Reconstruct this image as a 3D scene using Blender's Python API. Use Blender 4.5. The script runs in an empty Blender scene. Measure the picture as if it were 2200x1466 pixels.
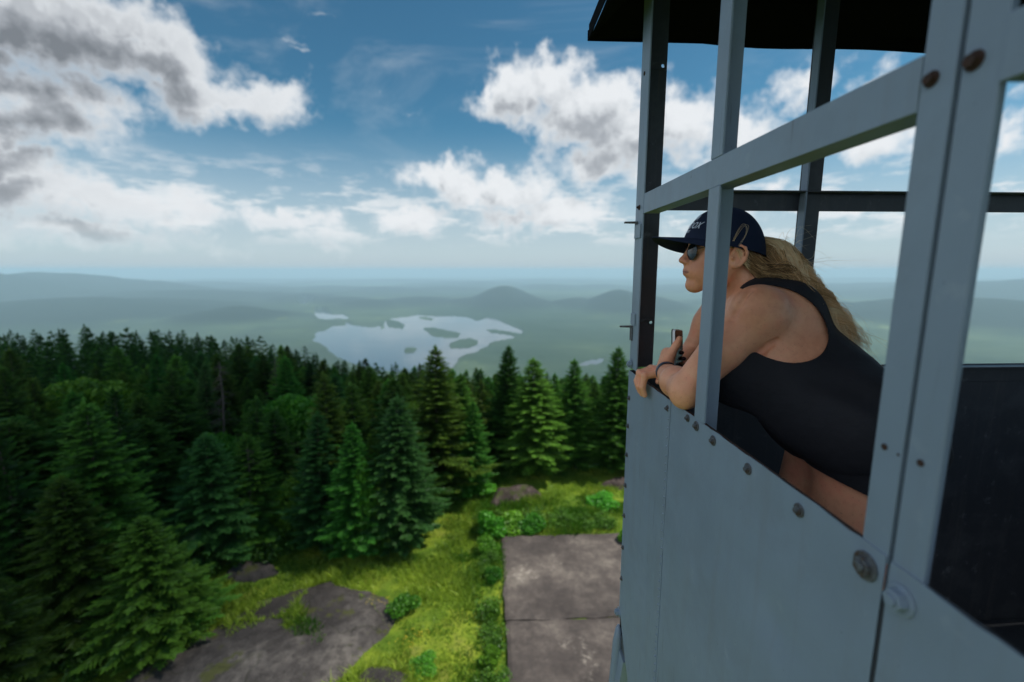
import bpy, bmesh, math, random, os
import numpy as np
from mathutils import Vector, Matrix, Quaternion
DEV = ''

# ------------------------------------------------------------------ camera
# Axes: X to the right (into the cab), Y along the cab's side wall, Z up.
# The camera is the origin; the summit ground lies 10.2 m below it.
FOC = 978.0 / 2200.0 * 36.0
PITCH = math.radians(8.89)
YAW = math.atan(45 / 978 * math.cos(PITCH))
sc = bpy.context.scene
cam_d = bpy.data.cameras.new("camera")
cam = bpy.data.objects.new("camera", cam_d)
sc.collection.objects.link(cam)
cam_d.lens = FOC
cam_d.sensor_width = 36.0
cam_d.clip_start = 0.02
cam_d.clip_end = 400000.0
cam.rotation_euler = (math.pi / 2 - PITCH, 0.0, -YAW)
cam_d.dof.use_dof = True
cam_d.dof.focus_distance = 1.28
cam_d.dof.aperture_fstop = 1.9
sc.camera = cam

# ------------------------------------------------------------------ light
SUN_EL = math.radians(56.0)
SUN_AZ = math.radians(87.0)      # clockwise from +Y (the view direction) towards +X
sun_d = bpy.data.lights.new("sun", 'SUN')
sun_d.energy = 5.0
sun_d.angle = math.radians(0.8)
sun_d.color = (1.0, 0.95, 0.87)
sun = bpy.data.objects.new("sun", sun_d)
sc.collection.objects.link(sun)
sdir = Vector((math.sin(SUN_AZ) * math.cos(SUN_EL), math.cos(SUN_AZ) * math.cos(SUN_EL), math.sin(SUN_EL)))
sun.rotation_euler = sdir.to_track_quat('Z', 'Y').to_euler()
sun.location = (20, 10, 40)

sc.view_settings.view_transform = 'Standard'
sc.view_settings.look = 'None'
sc.view_settings.gamma = 1.0
sc.view_settings.exposure = -0.12
sc.cycles.max_bounces = 6
sc.cycles.diffuse_bounces = 3
sc.cycles.glossy_bounces = 3
sc.cycles.transmission_bounces = 4
sc.cycles.transparent_max_bounces = 6
sc.cycles.volume_bounces = 4
sc.cycles.use_denoising = True

# pixel (of the 2200-wide photograph) -> direction, used once to lay out the plan
_fh = np.array([math.sin(YAW), math.cos(YAW), 0.0])
_R = np.array([math.cos(YAW), -math.sin(YAW), 0.0])
_F = math.cos(PITCH) * _fh + np.array([0, 0, -math.sin(PITCH)])
_U = math.sin(PITCH) * _fh + np.array([0, 0, math.cos(PITCH)])
def ray(px, py):
    return _F + _R * (px - 1100) / 978.0 + _U * (733 - py) / 978.0
def to_px(P):
    P = np.asarray(P, float)
    w = P @ _F
    return 1100 + 978 * (P @ _R) / w, 733 - 978 * (P @ _U) / w
def azel(px, py):
    d = ray(px, py)
    return math.degrees(math.atan2(d[0], d[1])), math.degrees(math.atan2(d[2], math.hypot(d[0], d[1])))

# ------------------------------------------------------------------ node helper
class NT:
    def __init__(self, tree):
        self.t = tree
        self.n = tree.nodes
        self.l = tree.links
    def new(self, typ, **kw):
        n = self.n.new(typ)
        for k, v in kw.items():
            setattr(n, k, v)
        return n
    def put(self, sock, v):
        if v is None:
            return
        if hasattr(v, 'is_output'):
            self.l.new(v, sock)
        else:
            sock.default_value = v
    def math(self, op, a, b=None, c=None, clamp=False):
        n = self.new('ShaderNodeMath', operation=op, use_clamp=clamp)
        self.put(n.inputs[0], a)
        if b is not None: self.put(n.inputs[1], b)
        if c is not None: self.put(n.inputs[2], c)
        return n.outputs[0]
    def vec(self, op, a, b=None, s=None):
        n = self.new('ShaderNodeVectorMath', operation=op)
        self.put(n.inputs[0], a)
        if b is not None: self.put(n.inputs[1], b)
        if s is not None: self.put(n.inputs['Scale'], s)
        return n.outputs['Value'] if op in ('LENGTH', 'DOT_PRODUCT', 'DISTANCE') else n.outputs[0]
    def noise(self, vec, scale, detail=4.0, rough=0.55, dist=0.0, dim='3D', lac=2.0):
        n = self.new('ShaderNodeTexNoise', noise_dimensions=dim)
        self.put(n.inputs['Vector'], vec)
        n.inputs['Scale'].default_value = scale
        n.inputs['Detail'].default_value = detail
        n.inputs['Roughness'].default_value = rough
        n.inputs['Distortion'].default_value = dist
        n.inputs['Lacunarity'].default_value = lac
        return n.outputs
    def ramp(self, fac, stops, interp='LINEAR'):
        n = self.new('ShaderNodeValToRGB')
        n.color_ramp.interpolation = interp
        el = n.color_ramp.elements
        while len(el) < len(stops): el.new(0.5)
        for e, (p, c) in zip(el, stops):
            e.position = p
            e.color = (c if isinstance(c, (tuple, list)) else (c, c, c))[:3] + (1.0,) if not isinstance(c, (int, float)) else (c, c, c, 1.0)
        self.put(n.inputs[0], fac)
        return n.outputs[0]
    def mix(self, f, a, b, blend='MIX'):
        n = self.new('ShaderNodeMix', data_type='RGBA', blend_type=blend)
        n.clamp_factor = True
        self.put(n.inputs[0], f)
        for s, v in ((n.inputs[6], a), (n.inputs[7], b)):
            if isinstance(v, (tuple, list)): v = tuple(v[:3]) + (1.0,)
            self.put(s, v)
        return n.outputs[2]
    def mapr(self, v, a, b, c=0.0, d=1.0, smooth=False):
        n = self.new('ShaderNodeMapRange', interpolation_type='SMOOTHSTEP' if smooth else 'LINEAR')
        self.put(n.inputs[0], v)
        for i, x in zip((1, 2, 3, 4), (a, b, c, d)): self.put(n.inputs[i], x)
        return n.outputs[0]

# ------------------------------------------------------------------ world: sky and clouds
world = bpy.data.worlds.new("World")
sc.world = world
world.use_nodes = True
wt = NT(world.node_tree)
wt.n.clear()
# clouds live in azimuth / elevation degrees: (az, el, half width, half height, strength)
def B(px, py, wx, hy, s=1.0, rot=0.0):
    a, e = azel(px, py)
    a1, e1 = azel(px + wx, py)
    a2, e2 = azel(px, py - hy)
    return (a, e, math.hypot(a1 - a, e1 - e), math.hypot(a2 - a, e2 - e), s, rot)
CLOUDS = [
    # big grey bank, upper left
    B(90, 60, 330, 120, 1.2), B(330, 110, 200, 95, 1.1), B(250, 40, 190, 80, 1.1), B(480, 205, 160, 72, 1.05), B(580, 210, 105, 52, .95), B(0, 190, 210, 100, 1.1),
    B(80, 270, 180, 85, 1.05), B(0, 300, 150, 90, 1.1), B(200, 200, 170, 80, .9), B(640, 190, 45, 60, .45),
    # left mid bank
    B(60, 410, 220, 85, 1.15), B(290, 440, 230, 58, 1.1), B(420, 455, 120, 45, .95), B(160, 500, 300, 50, 1.0), B(630, 468, 120, 34, 1.0), B(60, 350, 130, 50, .7),
    B(700, 510, 110, 28, .7), B(470, 520, 160, 26, .6),
    # big centre cloud
    B(1180, 165, 95, 72, 1.15), B(1100, 210, 105, 66, 1.1), B(1270, 235, 165, 90, 1.2), B(1390, 290, 220, 98, 1.2), B(1290, 335, 150, 66, 1.1), B(1570, 290, 120, 85, 1.05), B(1045, 190, 50, 42, .9),
    # second centre cloud
    B(950, 385, 110, 46, 1.1), B(1060, 415, 160, 58, 1.15), B(1200, 455, 125, 46, 1.1), B(1130, 475, 170, 35, .95), B(880, 475, 130, 36, .95), B(850, 495, 90, 25, .6),
    # right
    B(1720, 195, 85, 50, .9), B(1880, 170, 130, 60, .75), B(1880, 290, 140, 75, .95), B(2010, 330, 110, 50, .8), B(2160, 290, 80, 60, .8), B(2160, 210, 70, 40, .5), B(1660, 405, 90, 35, .8), B(1870, 420, 90, 25, .7),
    B(2160, 480, 80, 25, .6), B(1920, 520, 120, 20, .5), B(1480, 520, 110, 45, .7), B(1560, 470, 120, 50, .6),
    # wisps
    B(600, 80, 95, 16, .42), B(640, 105, 50, 14, .42), B(890, 240, 50, 22, .5), B(700, 15, 70, 20, .45), B(600, 335, 60, 18, .38), B(690, 290, 60, 40, .3),
    B(820, 175, 25, 18, .35),
    # above and behind, out of the picture
    (70, 35, 25, 12, .8, 0), (110, 20, 30, 9, .8, 0), (150, 30, 25, 12, .8, 0), (-85, 24, 26, 14, 1.0, 0), (-125, 20, 22, 13, 1.0, 0), (-165, 34, 22, 14, 1.0, 0), (-110, 52, 40, 10, .9, 0),
]
def cloud_group():
    g = bpy.data.node_groups.new("cloud_density", 'ShaderNodeTree')
    g.interface.new_socket("P", in_out='INPUT', socket_type='NodeSocketVector')
    g.interface.new_socket("D", in_out='OUTPUT', socket_type='NodeSocketFloat')
    t = NT(g)
    gi = t.new('NodeGroupInput'); go = t.new('NodeGroupOutput')
    P = gi.outputs[0]
    w = t.noise(P, 0.16, 3, .55)[1]
    w = t.vec('SCALE', t.vec('SUBTRACT', w, (.5, .5, .5)), s=7.0)
    w2 = t.noise(P, 0.75, 3, .6)[1]
    w2 = t.vec('SCALE', t.vec('SUBTRACT', w2, (.5, .5, .5)), s=2.4)
    Q = t.vec('ADD', t.vec('ADD', P, w), w2)
    Q = t.vec('MULTIPLY', Q, (1, 1, 0))
    acc = None
    for (a, e, ra, re, s, rot) in CLOUDS:
        d = t.vec('MULTIPLY', t.vec('SUBTRACT', Q, (a, e, 0)), (1 / ra, 1 / re, 0))
        ln = t.vec('LENGTH', d)
        v = t.math('MULTIPLY_ADD', ln, -.80 * s, 1.32 * s)
        acc = v if acc is None else t.math('MAXIMUM', acc, v)
    acc = t.math('MAXIMUM', acc, 0.0)
    f = t.noise(P, 0.27, 7, .52)[0]
    f2 = t.noise(P, 1.7, 4, .5)[0]
    f = t.math('ADD', t.math('MULTIPLY', f, 1.5), t.math('MULTIPLY', f2, .17))
    out = t.math('ADD', acc, t.math('SUBTRACT', f, 1.36))
    t.put(go.inputs[0], out)
    return g
sky = wt.new('ShaderNodeTexSky')
sky.sky_type = 'NISHITA'
sky.sun_disc = False
sky.sun_elevation = SUN_EL
sky.sun_rotation = SUN_AZ
sky.altitude = 900
sky.air_density = 1.0
sky.dust_density = 0.6
sky.ozone_density = 2.5
tc = wt.new('ShaderNodeTexCoord')
D = tc.outputs['Generated']
sx = wt.new('ShaderNodeSeparateXYZ'); wt.put(sx.inputs[0], D)
az = wt.math('MULTIPLY', wt.math('ARCTAN2', sx.outputs[0], sx.outputs[1]), 180 / math.pi)
el = wt.math('MULTIPLY', wt.math('ARCSINE', sx.outputs[2]), 180 / math.pi)
cx = wt.new('ShaderNodeCombineXYZ'); wt.put(cx.inputs[0], az); wt.put(cx.inputs[1], el)
P = cx.outputs[0]
cg = cloud_group()
def dens(vec):
    n = wt.new('ShaderNodeGroup'); n.node_tree = cg
    wt.put(n.inputs[0], vec)
    return n.outputs[0]
d0 = dens(P)
d1 = dens(wt.vec('ADD', P, (0.9, 2.6, 0)))
mask = wt.mapr(d0, -0.08, 0.56, smooth=True)
thick = wt.mapr(d1, 0.05, 0.85, smooth=True)
edge = wt.mapr(d0, 0.05, .75)
fine = wt.noise(P, .55, 7, .62)[0]
shade = wt.math('MULTIPLY', wt.math('MULTIPLY', thick, edge), .62)
shade = wt.math('ADD', shade, wt.math('MULTIPLY', wt.math('SUBTRACT', fine, .5), .20), clamp=True)
# the bank on the left stands thicker, so less light gets through it
lft = wt.mapr(az, -14.0, -42.0)
lft = wt.math('MULTIPLY', lft, wt.mapr(el, 2.0, 14.0))
shade = wt.math('ADD', shade, wt.math('MULTIPLY', wt.math('MULTIPLY', lft, wt.mapr(d0, .15, .7)), .50), clamp=True)
ccol = wt.ramp(shade, [(0.0, (6.9, 7.1, 7.3)), (0.30, (5.6, 5.85, 6.1)), (0.62, (3.2, 3.4, 3.7)), (1.0, (1.7, 1.85, 2.05))])
# unseen clouds to the left are brightened as added fill light
ccn = wt.vec('SCALE', ccol, s=wt.mapr(az, -54.0, -80.0, 1.12, 3.2))
skyc = wt.mix(1.0, sky.outputs[0], (0.42, .80, .80), 'MULTIPLY')
# high thin cirrus and pale humid air low down
ci = wt.noise(wt.vec('MULTIPLY', P, (.035, .10, 1)), 1.0, 8, .6, 1.2)[0]
ci = wt.math('MULTIPLY', wt.mapr(ci, .48, .80, smooth=True), .32)
skyc = wt.mix(ci, skyc, (6.3, 6.9, 7.4))
skyc = wt.mix(wt.mapr(el, 17.0, 1.0, 0.0, .80, smooth=True), skyc, (5.3, 5.9, 6.5))
# small low clouds near the horizon, stretched by perspective
lowP = wt.new('ShaderNodeCombineXYZ'); wt.put(lowP.inputs[0], az); wt.put(lowP.inputs[1], wt.math('MULTIPLY', el, 3.6))
lo = wt.noise(lowP.outputs[0], .13, 8, .62)[0]
lo = wt.math('MULTIPLY', wt.mapr(lo, .47, .60, smooth=True), wt.math('MULTIPLY', wt.mapr(el, 2.5, 4.5), wt.mapr(el, 13.0, 7.0)))
skyc = wt.mix(wt.math('MULTIPLY', lo, .7), skyc, (8.2, 8.3, 8.4))
skyc = wt.mix(wt.mapr(el, 2.2, -.2, 0, .85, smooth=True), skyc, (4.5, 5.15, 5.6))
fin = wt.mix(wt.math('MULTIPLY', mask, wt.mapr(el, 1.0, 6.0, .25, .97)), skyc, ccn)
bg = wt.new('ShaderNodeBackground')
wt.put(bg.inputs[0], fin)
bg.inputs[1].default_value = 0.12
wo = wt.new('ShaderNodeOutputWorld')
wt.l.new(bg.outputs[0], wo.inputs[0])
world.cycles.sampling_method = 'MANUAL'
world.cycles.sample_map_resolution = 1024

# ------------------------------------------------------------------ object helpers
COL = sc.collection
def mesh_np(name, V, faces, mats=(), smooth=False):
    """faces: (n,k) int array or list of such arrays / list of lists"""
    me = bpy.data.meshes.new(name)
    V = np.asarray(V, np.float32)
    if isinstance(faces, np.ndarray): faces = [faces]
    if faces and isinstance(faces[0], (list, tuple)):
        me.from_pydata([tuple(v) for v in V.tolist()], [], faces)
    else:
        idx = np.concatenate([f.reshape(-1) for f in faces]).astype(np.int32)
        tot = np.concatenate([np.full(len(f), f.shape[1], np.int32) for f in faces])
        st = np.concatenate([[0], np.cumsum(tot)[:-1]]).astype(np.int32)
        me.vertices.add(len(V)); me.vertices.foreach_set('co', V.reshape(-1))
        me.loops.add(len(idx)); me.loops.foreach_set('vertex_index', idx)
        me.polygons.add(len(tot)); me.polygons.foreach_set('loop_start', st); me.polygons.foreach_set('loop_total', tot)
        me.update(calc_edges=True)
        me.validate()
    for m in mats: me.materials.append(m)
    if smooth: me.polygons.foreach_set('use_smooth', [True] * len(me.polygons))
    me.update()
    return me
def vattr(me, name, vals):
    a = me.attributes.new(name, 'FLOAT', 'POINT')
    a.data.foreach_set('value', np.asarray(vals, np.float32))
def link(name, me, parent=None, loc=None, rot=None, scale=None):
    o = bpy.data.objects.new(name, me)
    COL.objects.link(o)
    if parent is not None: o.parent = parent
    if loc is not None: o.location = loc
    if rot is not None: o.rotation_euler = rot
    if scale is not None: o.scale = scale if hasattr(scale, '__len__') else (scale,) * 3
    return o
def tag(o, label, cat, group=None, kind=None):
    if label: o['label'] = label
    if cat: o['category'] = cat
    if group: o['group'] = group
    if kind: o['kind'] = kind
    return o
def empty(name, loc, label, cat, group=None, rz=0.0):
    o = link(name, None, None, loc, (0, 0, rz))
    return tag(o, label, cat, group)
class MB:
    """collects shapes into one mesh"""
    def __init__(self): self.V = []; self.F = []
    def add(self, V, F):
        b = len(self.V)
        self.V += [tuple(v) for v in V]
        self.F += [[i + b for i in f] for f in F]
    def box(self, x0, x1, y0, y1, z0, z1):
        self.add([(x, y, z) for x in (x0, x1) for y in (y0, y1) for z in (z0, z1)],
                 [(0, 1, 3, 2), (4, 6, 7, 5), (0, 4, 5, 1), (2, 3, 7, 6), (0, 2, 6, 4), (1, 5, 7, 3)])
    def tube(self, pts, rad, n=8, cap=True):
        pts = [Vector(p) for p in pts]
        if not hasattr(rad, '__len__'): rad = [rad] * len(pts)
        V = []; F = []
        prev = None
        for i, p in enumerate(pts):
            d = (pts[min(i + 1, len(pts) - 1)] - pts[max(i - 1, 0)]).normalized()
            if prev is None:
                u = d.orthogonal().normalized()
            else:
                u = (prev - d * prev.dot(d)).normalized()
            prev = u; w = d.cross(u)
            for k in range(n):
                a = 2 * math.pi * k / n
                V.append(p + (u * math.cos(a) + w * math.sin(a)) * rad[i])
        for i in range(len(pts) - 1):
            for k in range(n):
                F.append((i * n + k, i * n + (k + 1) % n, (i + 1) * n + (k + 1) % n, (i + 1) * n + k))
        if cap:
            F.append(tuple(reversed(range(n)))); F.append(tuple(range((len(pts) - 1) * n, len(pts) * n)))
        self.add(V, F)
    def prism(self, poly, axis, a, b):
        """poly: 2d outline, extruded along axis from a to b"""
        n = len(poly)
        def P(p, h):
            return {'x': (h, p[0], p[1]), 'y': (p[0], h, p[1]), 'z': (p[0], p[1], h)}[axis]
        self.add([P(p, a) for p in poly] + [P(p, b) for p in poly],
                 [tuple(range(n))[::-1], tuple(range(n, 2 * n))] + [(i, (i + 1) % n, n + (i + 1) % n, n + i) for i in range(n)])
    def mesh(self, name, mats=(), smooth=False, bevel=0.0, seg=2, fix=True):
        me = mesh_np(name, np.array([tuple(v) for v in self.V]), self.F, mats, smooth)
        if fix or bevel:
            bm = bmesh.new(); bm.from_mesh(me)
            bmesh.ops.recalc_face_normals(bm, faces=bm.faces)
            if bevel:
                bmesh.ops.bevel(bm, geom=[e for e in bm.edges if len(e.link_faces) == 2 and e.calc_face_angle(0) > .5], offset=bevel, segments=seg, affect='EDGES', profile=.6)
            bm.to_mesh(me); bm.free()
        return me
    def obj(self, name, mat, parent=None, smooth=False, bevel=0.0, **k):
        return link(name, self.mesh(name, (mat,), smooth, bevel), parent, **k)

def pmat(name, base=(.5, .5, .5), rough=.6, metal=0.0, spec=.5, build=None):
    m = bpy.data.materials.new(name); m.use_nodes = True
    t = NT(m.node_tree)
    b = t.n['Principled BSDF']
    b.inputs['Base Color'].default_value = tuple(base) + (1,)
    b.inputs['Roughness'].default_value = rough
    b.inputs['Metallic'].default_value = metal
    b.inputs['Specular IOR Level'].default_value = spec
    if build: build(t, b)
    return m
def bump(t, b, h, strength=.3, dist=.01):
    n = t.new('ShaderNodeBump')
    n.inputs['Strength'].default_value = strength
    n.inputs['Distance'].default_value = dist
    t.put(n.inputs['Height'], h)
    t.put(b.inputs['Normal'], n.outputs[0])
def objco(t): return t.new('ShaderNodeTexCoord').outputs['Object']
def geoco(t): return t.new('ShaderNodeNewGeometry').outputs['Position']

# ------------------------------------------------------------------ terrain
GZ = -10.2
ZV = -610.0            # valley floor under the eye
REARTH = 7.3e6         # with refraction
rng = np.random.default_rng(7)
_perm = rng.random((64, 64))
def vnoise(x, y):
    xi = np.floor(x).astype(int); yi = np.floor(y).astype(int)
    fx = x - xi; fy = y - yi
    fx = fx * fx * (3 - 2 * fx); fy = fy * fy * (3 - 2 * fy)
    g = lambda a, b: _perm[a % 64, b % 64]
    return (g(xi, yi) * (1 - fx) + g(xi + 1, yi) * fx) * (1 - fy) + (g(xi, yi + 1) * (1 - fx) + g(xi + 1, yi + 1) * fx) * fy
def fbm(x, y, o=4):
    s = 0; a = 1; t = 0
    for i in range(o):
        s = s + a * vnoise(x * 2 ** i + 17.3 * i, y * 2 ** i + 5.1 * i); t += a; a *= .5
    return s / t
# skyline of the near tree tops, tree line on the ground, and the distance of the crest, by photo column
SKY_X = [0, 200, 400, 550, 650, 750, 820, 900, 1000, 1090, 1180, 1260, 1320, 1400, 1600]
SKY_Y = [704, 700, 708, 722, 745, 768, 780, 778, 800, 800, 800, 800, 795, 800, 800]
SKY_AZ = [azel(x, 700)[0] for x in SKY_X]
CR_R = [70, 70, 66, 60, 54, 48, 42, 36, 34, 34, 34, 34, 34, 34, 34]
LINE = [(-200, 1440), (0, 1440), (180, 1440), (280, 1330), (360, 1260), (470, 1200), (620, 1180), (760, 1180), (880, 1150), (960, 1080), (1040, 1030), (1150, 1005), (1350, 1000), (1500, 1000)]
LN_AZ = [azel(*p)[0] for p in LINE]
LN_R = []
for p in LINE:
    d = ray(*p); q = d * GZ / d[2]; LN_R.append(math.hypot(q[0], q[1]))
CR_Z = []
for x, y, r in zip(SKY_X, SKY_Y, CR_R):
    d = ray(x, y); CR_Z.append(r * d[2] / math.hypot(d[0], d[1]) - 5.3)
def near_z(r, a):
    rl = np.interp(a, LN_AZ, LN_R); rc = np.interp(a, SKY_AZ, CR_R); zc = np.interp(a, SKY_AZ, CR_Z)
    t = np.clip((r - rl) / (rc - rl), 0, None)
    z = GZ + (zc - GZ) * np.clip(t, 0, 1) ** 1.25
    return np.where(r > rc, zc - (r - rc) * .5 - np.clip(r - rc, 0, 60) * .0, z)
def px_at_valley(x, y, z):
    P = np.stack([x, y, z], -1)
    w = P @ _F
    ok = w > 1
    w = np.where(ok, w, 1)
    return np.where(ok, 1100 + 978 * (P @ _R) / w, -9999), np.where(ok, 733 - 978 * (P @ _U) / w, -9999)
LAKES = [
    [(672, 731), (686, 714), (700, 710), (712, 701), (738, 698), (745, 690), (752, 698), (790, 702), (822, 700), (828, 688), (893, 675), (920, 678), (942, 680), (975, 679), (1007, 682), (1022, 690), (1044, 683), (1066, 686), (1080, 694), (1122, 709), (1126, 717), (1089, 728), (1060, 735), (1040, 748), (995, 770), (960, 800), (852, 800), (786, 790), (740, 775), (704, 752)],
    [(673, 666), (700, 668), (712, 674), (742, 676), (747, 684), (705, 686), (680, 684), (674, 676)],
    [(638, 649), (655, 644), (680, 648), (676, 655), (650, 659), (640, 656)],
    [(1240, 790), (1262, 776), (1300, 772), (1285, 782)],
]
ISLES = [
    [(912, 705), (925, 702), (955, 708), (992, 717), (985, 726), (960, 727), (925, 722), (914, 714)],
    [(965, 740), (985, 732), (1010, 727), (1032, 733), (1025, 742), (990, 751), (968, 750)],
    [(870, 748), (885, 743), (895, 750), (890, 760), (872, 758)],
    [(828, 689), (850, 690), (868, 697), (866, 706), (840, 706), (828, 699)],
    [(1043, 708), (1060, 707), (1085, 712), (1122, 718), (1118, 725), (1090, 721), (1055, 716)],
    [(895, 680), (915, 680), (932, 684), (925, 688), (900, 685)], [(815, 700), (826, 700), (822, 708), (816, 706)],
]
def inpoly(x, y, poly):
    c = np.zeros(x.shape, bool)
    n = len(poly)
    for i in range(n):
        x0, y0 = poly[i]; x1, y1 = poly[(i + 1) % n]
        if y0 == y1: continue
        c ^= ((y0 > y) != (y1 > y)) & (x < (x1 - x0) * (y - y0) / (y1 - y0) + x0)
    return c
# (px, py of the summit, half width px, distance km, half depth km)
HILLS = [(1083, 616, 62, 13, 2.0), (1130, 640, 60, 12, 1.5), (1020, 640, 60, 12.5, 1.5), (1330, 622, 60, 12, 1.8), (1390, 636, 70, 12, 1.8), (1240, 640, 60, 12, 1.2),
         (905, 640, 90, 17, 2.0), (800, 646, 80, 14, 1.4), (735, 640, 70, 18, 2), (640, 634, 90, 22, 3), (1180, 612, 80, 30, 3), (1290, 612, 60, 28, 3), (960, 616, 110, 30, 3), (1010, 605, 120, 42, 5),
         (820, 618, 120, 34, 4), (700, 615, 80, 38, 4), (560, 618, 120, 30, 4), (420, 606, 120, 30, 4), (80, 589, 170, 22, 3.5), (250, 600, 130, 22, 3), (-120, 586, 160, 20, 3), (350, 625, 170, 17, 2.4), (150, 640, 200, 13, 2), (500, 660, 90, 10, 1), (1480, 615, 130, 30, 4), (1700, 606, 160, 30, 4),
         (1900, 612, 180, 26, 4), (2100, 604, 200, 28, 4), (2300, 600, 200, 22, 3), (1650, 640, 120, 14, 2), (1820, 650, 160, 12, 1.6), (2100, 640, 180, 12, 1.6), (1500, 600, 200, 48, 6), (1180, 600, 160, 55, 6), (850, 600, 160, 52, 6), (2000, 598, 300, 50, 6), (500, 600, 200, 50, 6)]
def ground_z(X, Y, with_lakes=True, want_hill=False):
    X = np.asarray(X, float); Y = np.asarray(Y, float)
    r = np.hypot(X, Y); a = np.degrees(np.arctan2(X, Y))
    zn = near_z(r, a)
    zn = zn + (fbm(X * .35, Y * .35, 3) - .5) * .35 * np.clip((r - 6) / 10, 0, 1)
    curv = r * r / (2 * REARTH)
    hill = (fbm(X / 2600 + 3, Y / 2600 + 8, 5) - .45) * 300 * np.clip((r - 3500) / 9000, 0.12, 1) + (fbm(X / 420, Y / 420, 4) - .5) * 52
    hill = np.clip(hill, 2, None)
    top = np.zeros_like(r)
    for (hx, hy, w, km, dk) in HILLS:
        km = km * .66; dk = dk * .7
        d = ray(hx, hy); h = math.hypot(d[0], d[1]); R0 = min(km * 1000, (-ZV - 95) / max(.012, -d[2] / h))
        zt = R0 * d[2] / h + R0 * R0 / (2 * REARTH)
        ht = zt - ZV
        if ht <= 0: continue
        sx = w / 978.0 * R0; sy = dk * 1000
        cxx, cyy = d[0] / h * R0, d[1] / h * R0
        ux, uy = d[1] / h, -d[0] / h
        dx, dy = X - cxx, Y - cyy
        u = (dx * ux + dy * uy) / sx; v = (dx * uy * -1 + dy * ux) / sy
        q = np.exp(-(u * u + v * v) * .9)
        q = q * (1 + (fbm(X / 700 + hx, Y / 700, 4) - .5) * .75 * (1 - q * .7))
        top = np.maximum(top, ht * q)
    zf = ZV + np.maximum(top, hill) + np.minimum(top, hill) * .25
    if with_lakes:
        px, py = px_at_valley(X, Y, ZV - curv)
        m = r > 2500
        lk = np.zeros(r.shape, bool)
        wob = (fbm(X / 260, Y / 260, 3) - .5)
        px2, py2 = px + wob * 16, py + wob * 7
        for L in LAKES: lk |= inpoly(px2, py2, L)
        for L in ISLES: lk &= ~inpoly(px2, py2, L)
        lk &= m
        # land rises gently away from the water
        zf = np.where(lk, ZV - 12, np.maximum(zf, ZV + 5))
    zf = zf - curv
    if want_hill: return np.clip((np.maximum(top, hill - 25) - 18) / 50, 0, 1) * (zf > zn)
    return np.maximum(zn, zf)
def gz1(x, y): return float(ground_z(np.array([x]), np.array([y]), False)[0])

def build_ground():
    A = np.concatenate([np.arange(-180, -58, 4.0), np.arange(-58, 60, .2), np.arange(60, 180, 4.0)])
    Rr = [0.0]
    r = 1.0
    while r < 130000:
        Rr.append(r); r *= 1.0165
    Rr = np.array(Rr)
    AA, RR = np.meshgrid(np.radians(A), Rr, indexing='ij')
    X = RR * np.sin(AA); Y = RR * np.cos(AA)
    Z = ground_z(X, Y)
    na, nr = X.shape
    i = np.arange(na)[:, None]; j = np.arange(nr - 1)[None, :]
    i2 = (i + 1) % na
    F = np.stack([i * nr + j, i * nr + j + 1, i2 * nr + j + 1, i2 * nr + j], -1).reshape(-1, 4)
    me = mesh_np("ground", np.stack([X, Y, Z], -1).reshape(-1, 3), F, (M_ground,), True)
    vattr(me, 'conifer', ground_z(X, Y, True, True).reshape(-1))  # mask of the high ground that gets painted cloud shade
    tag(link("ground", me), None, None, kind='structure')
def ground_mat(t, b):
    P = geoco(t)
    sep = t.new('ShaderNodeSeparateXYZ'); t.put(sep.inputs[0], P)
    r = t.vec('LENGTH', P)
    # near: mossy turf
    n1 = t.noise(P, .55, 5, .6)[0]; n2 = t.noise(P, 4.0, 5, .65)[0]; n3 = t.noise(P, 22.0, 3, .6)[0]
    turf = t.ramp(n1, [(.34, (.085, .165, .014)), (.47, (.15, .235, .02)), (.56, (.27, .34, .03)), (.72, (.29, .26, .07))])
    turf = t.mix(t.mapr(n2, .35, .7, 0, .6), turf, (.055, .10, .014))
    turf = t.mix(t.mapr(n3, .5, .75, 0, .35), turf, (.17, .15, .06))
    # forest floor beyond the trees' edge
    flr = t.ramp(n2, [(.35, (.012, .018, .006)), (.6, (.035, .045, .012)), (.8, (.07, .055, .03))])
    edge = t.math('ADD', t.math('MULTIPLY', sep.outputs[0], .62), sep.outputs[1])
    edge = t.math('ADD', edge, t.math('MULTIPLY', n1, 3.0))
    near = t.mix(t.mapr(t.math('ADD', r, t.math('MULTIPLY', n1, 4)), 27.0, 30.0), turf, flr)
    # far: canopy seen from above, with clearings and dark cloud shade painted in
    f1 = t.noise(P, .0009, 6, .6)[0]; f2 = t.noise(P, .012, 4, .7)[0]
    f3 = t.noise(P, .0030, 5, .6)[0]
    far = t.ramp(f1, [(.35, (.028, .050, .030)), (.5, (.055, .088, .045)), (.62, (.085, .125, .060)), (.72, (.13, .17, .08))])
    far = t.mix(t.mapr(f2, .4, .65, 0, .5), far, (.03, .065, .025))
    far = t.mix(t.mapr(f3, .64, .72, 0, .6), far, (.20, .26, .09))
    f4 = t.noise(t.vec('ADD', P, (9000, 2000, 0)), .00035, 4, .55)[0]
    far = t.mix(t.mapr(f4, .50, .58, 0, .75), far, (.022, .05, .024))  # broad dark patches: cloud shadow painted into the canopy colour
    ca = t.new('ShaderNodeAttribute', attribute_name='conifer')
    far = t.mix(t.math('MULTIPLY', ca.outputs['Fac'], .9), far, (.006, .016, .010))  # hills darkened in colour, standing in for cloud shadow on them
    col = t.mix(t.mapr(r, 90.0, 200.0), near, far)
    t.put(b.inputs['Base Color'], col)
    h = t.math('ADD', n2, t.math('MULTIPLY', n3, .4))
    bump(t, b, h, .6, .06)
M_ground = pmat("ground", rough=.95, spec=.1, build=ground_mat)
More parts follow.
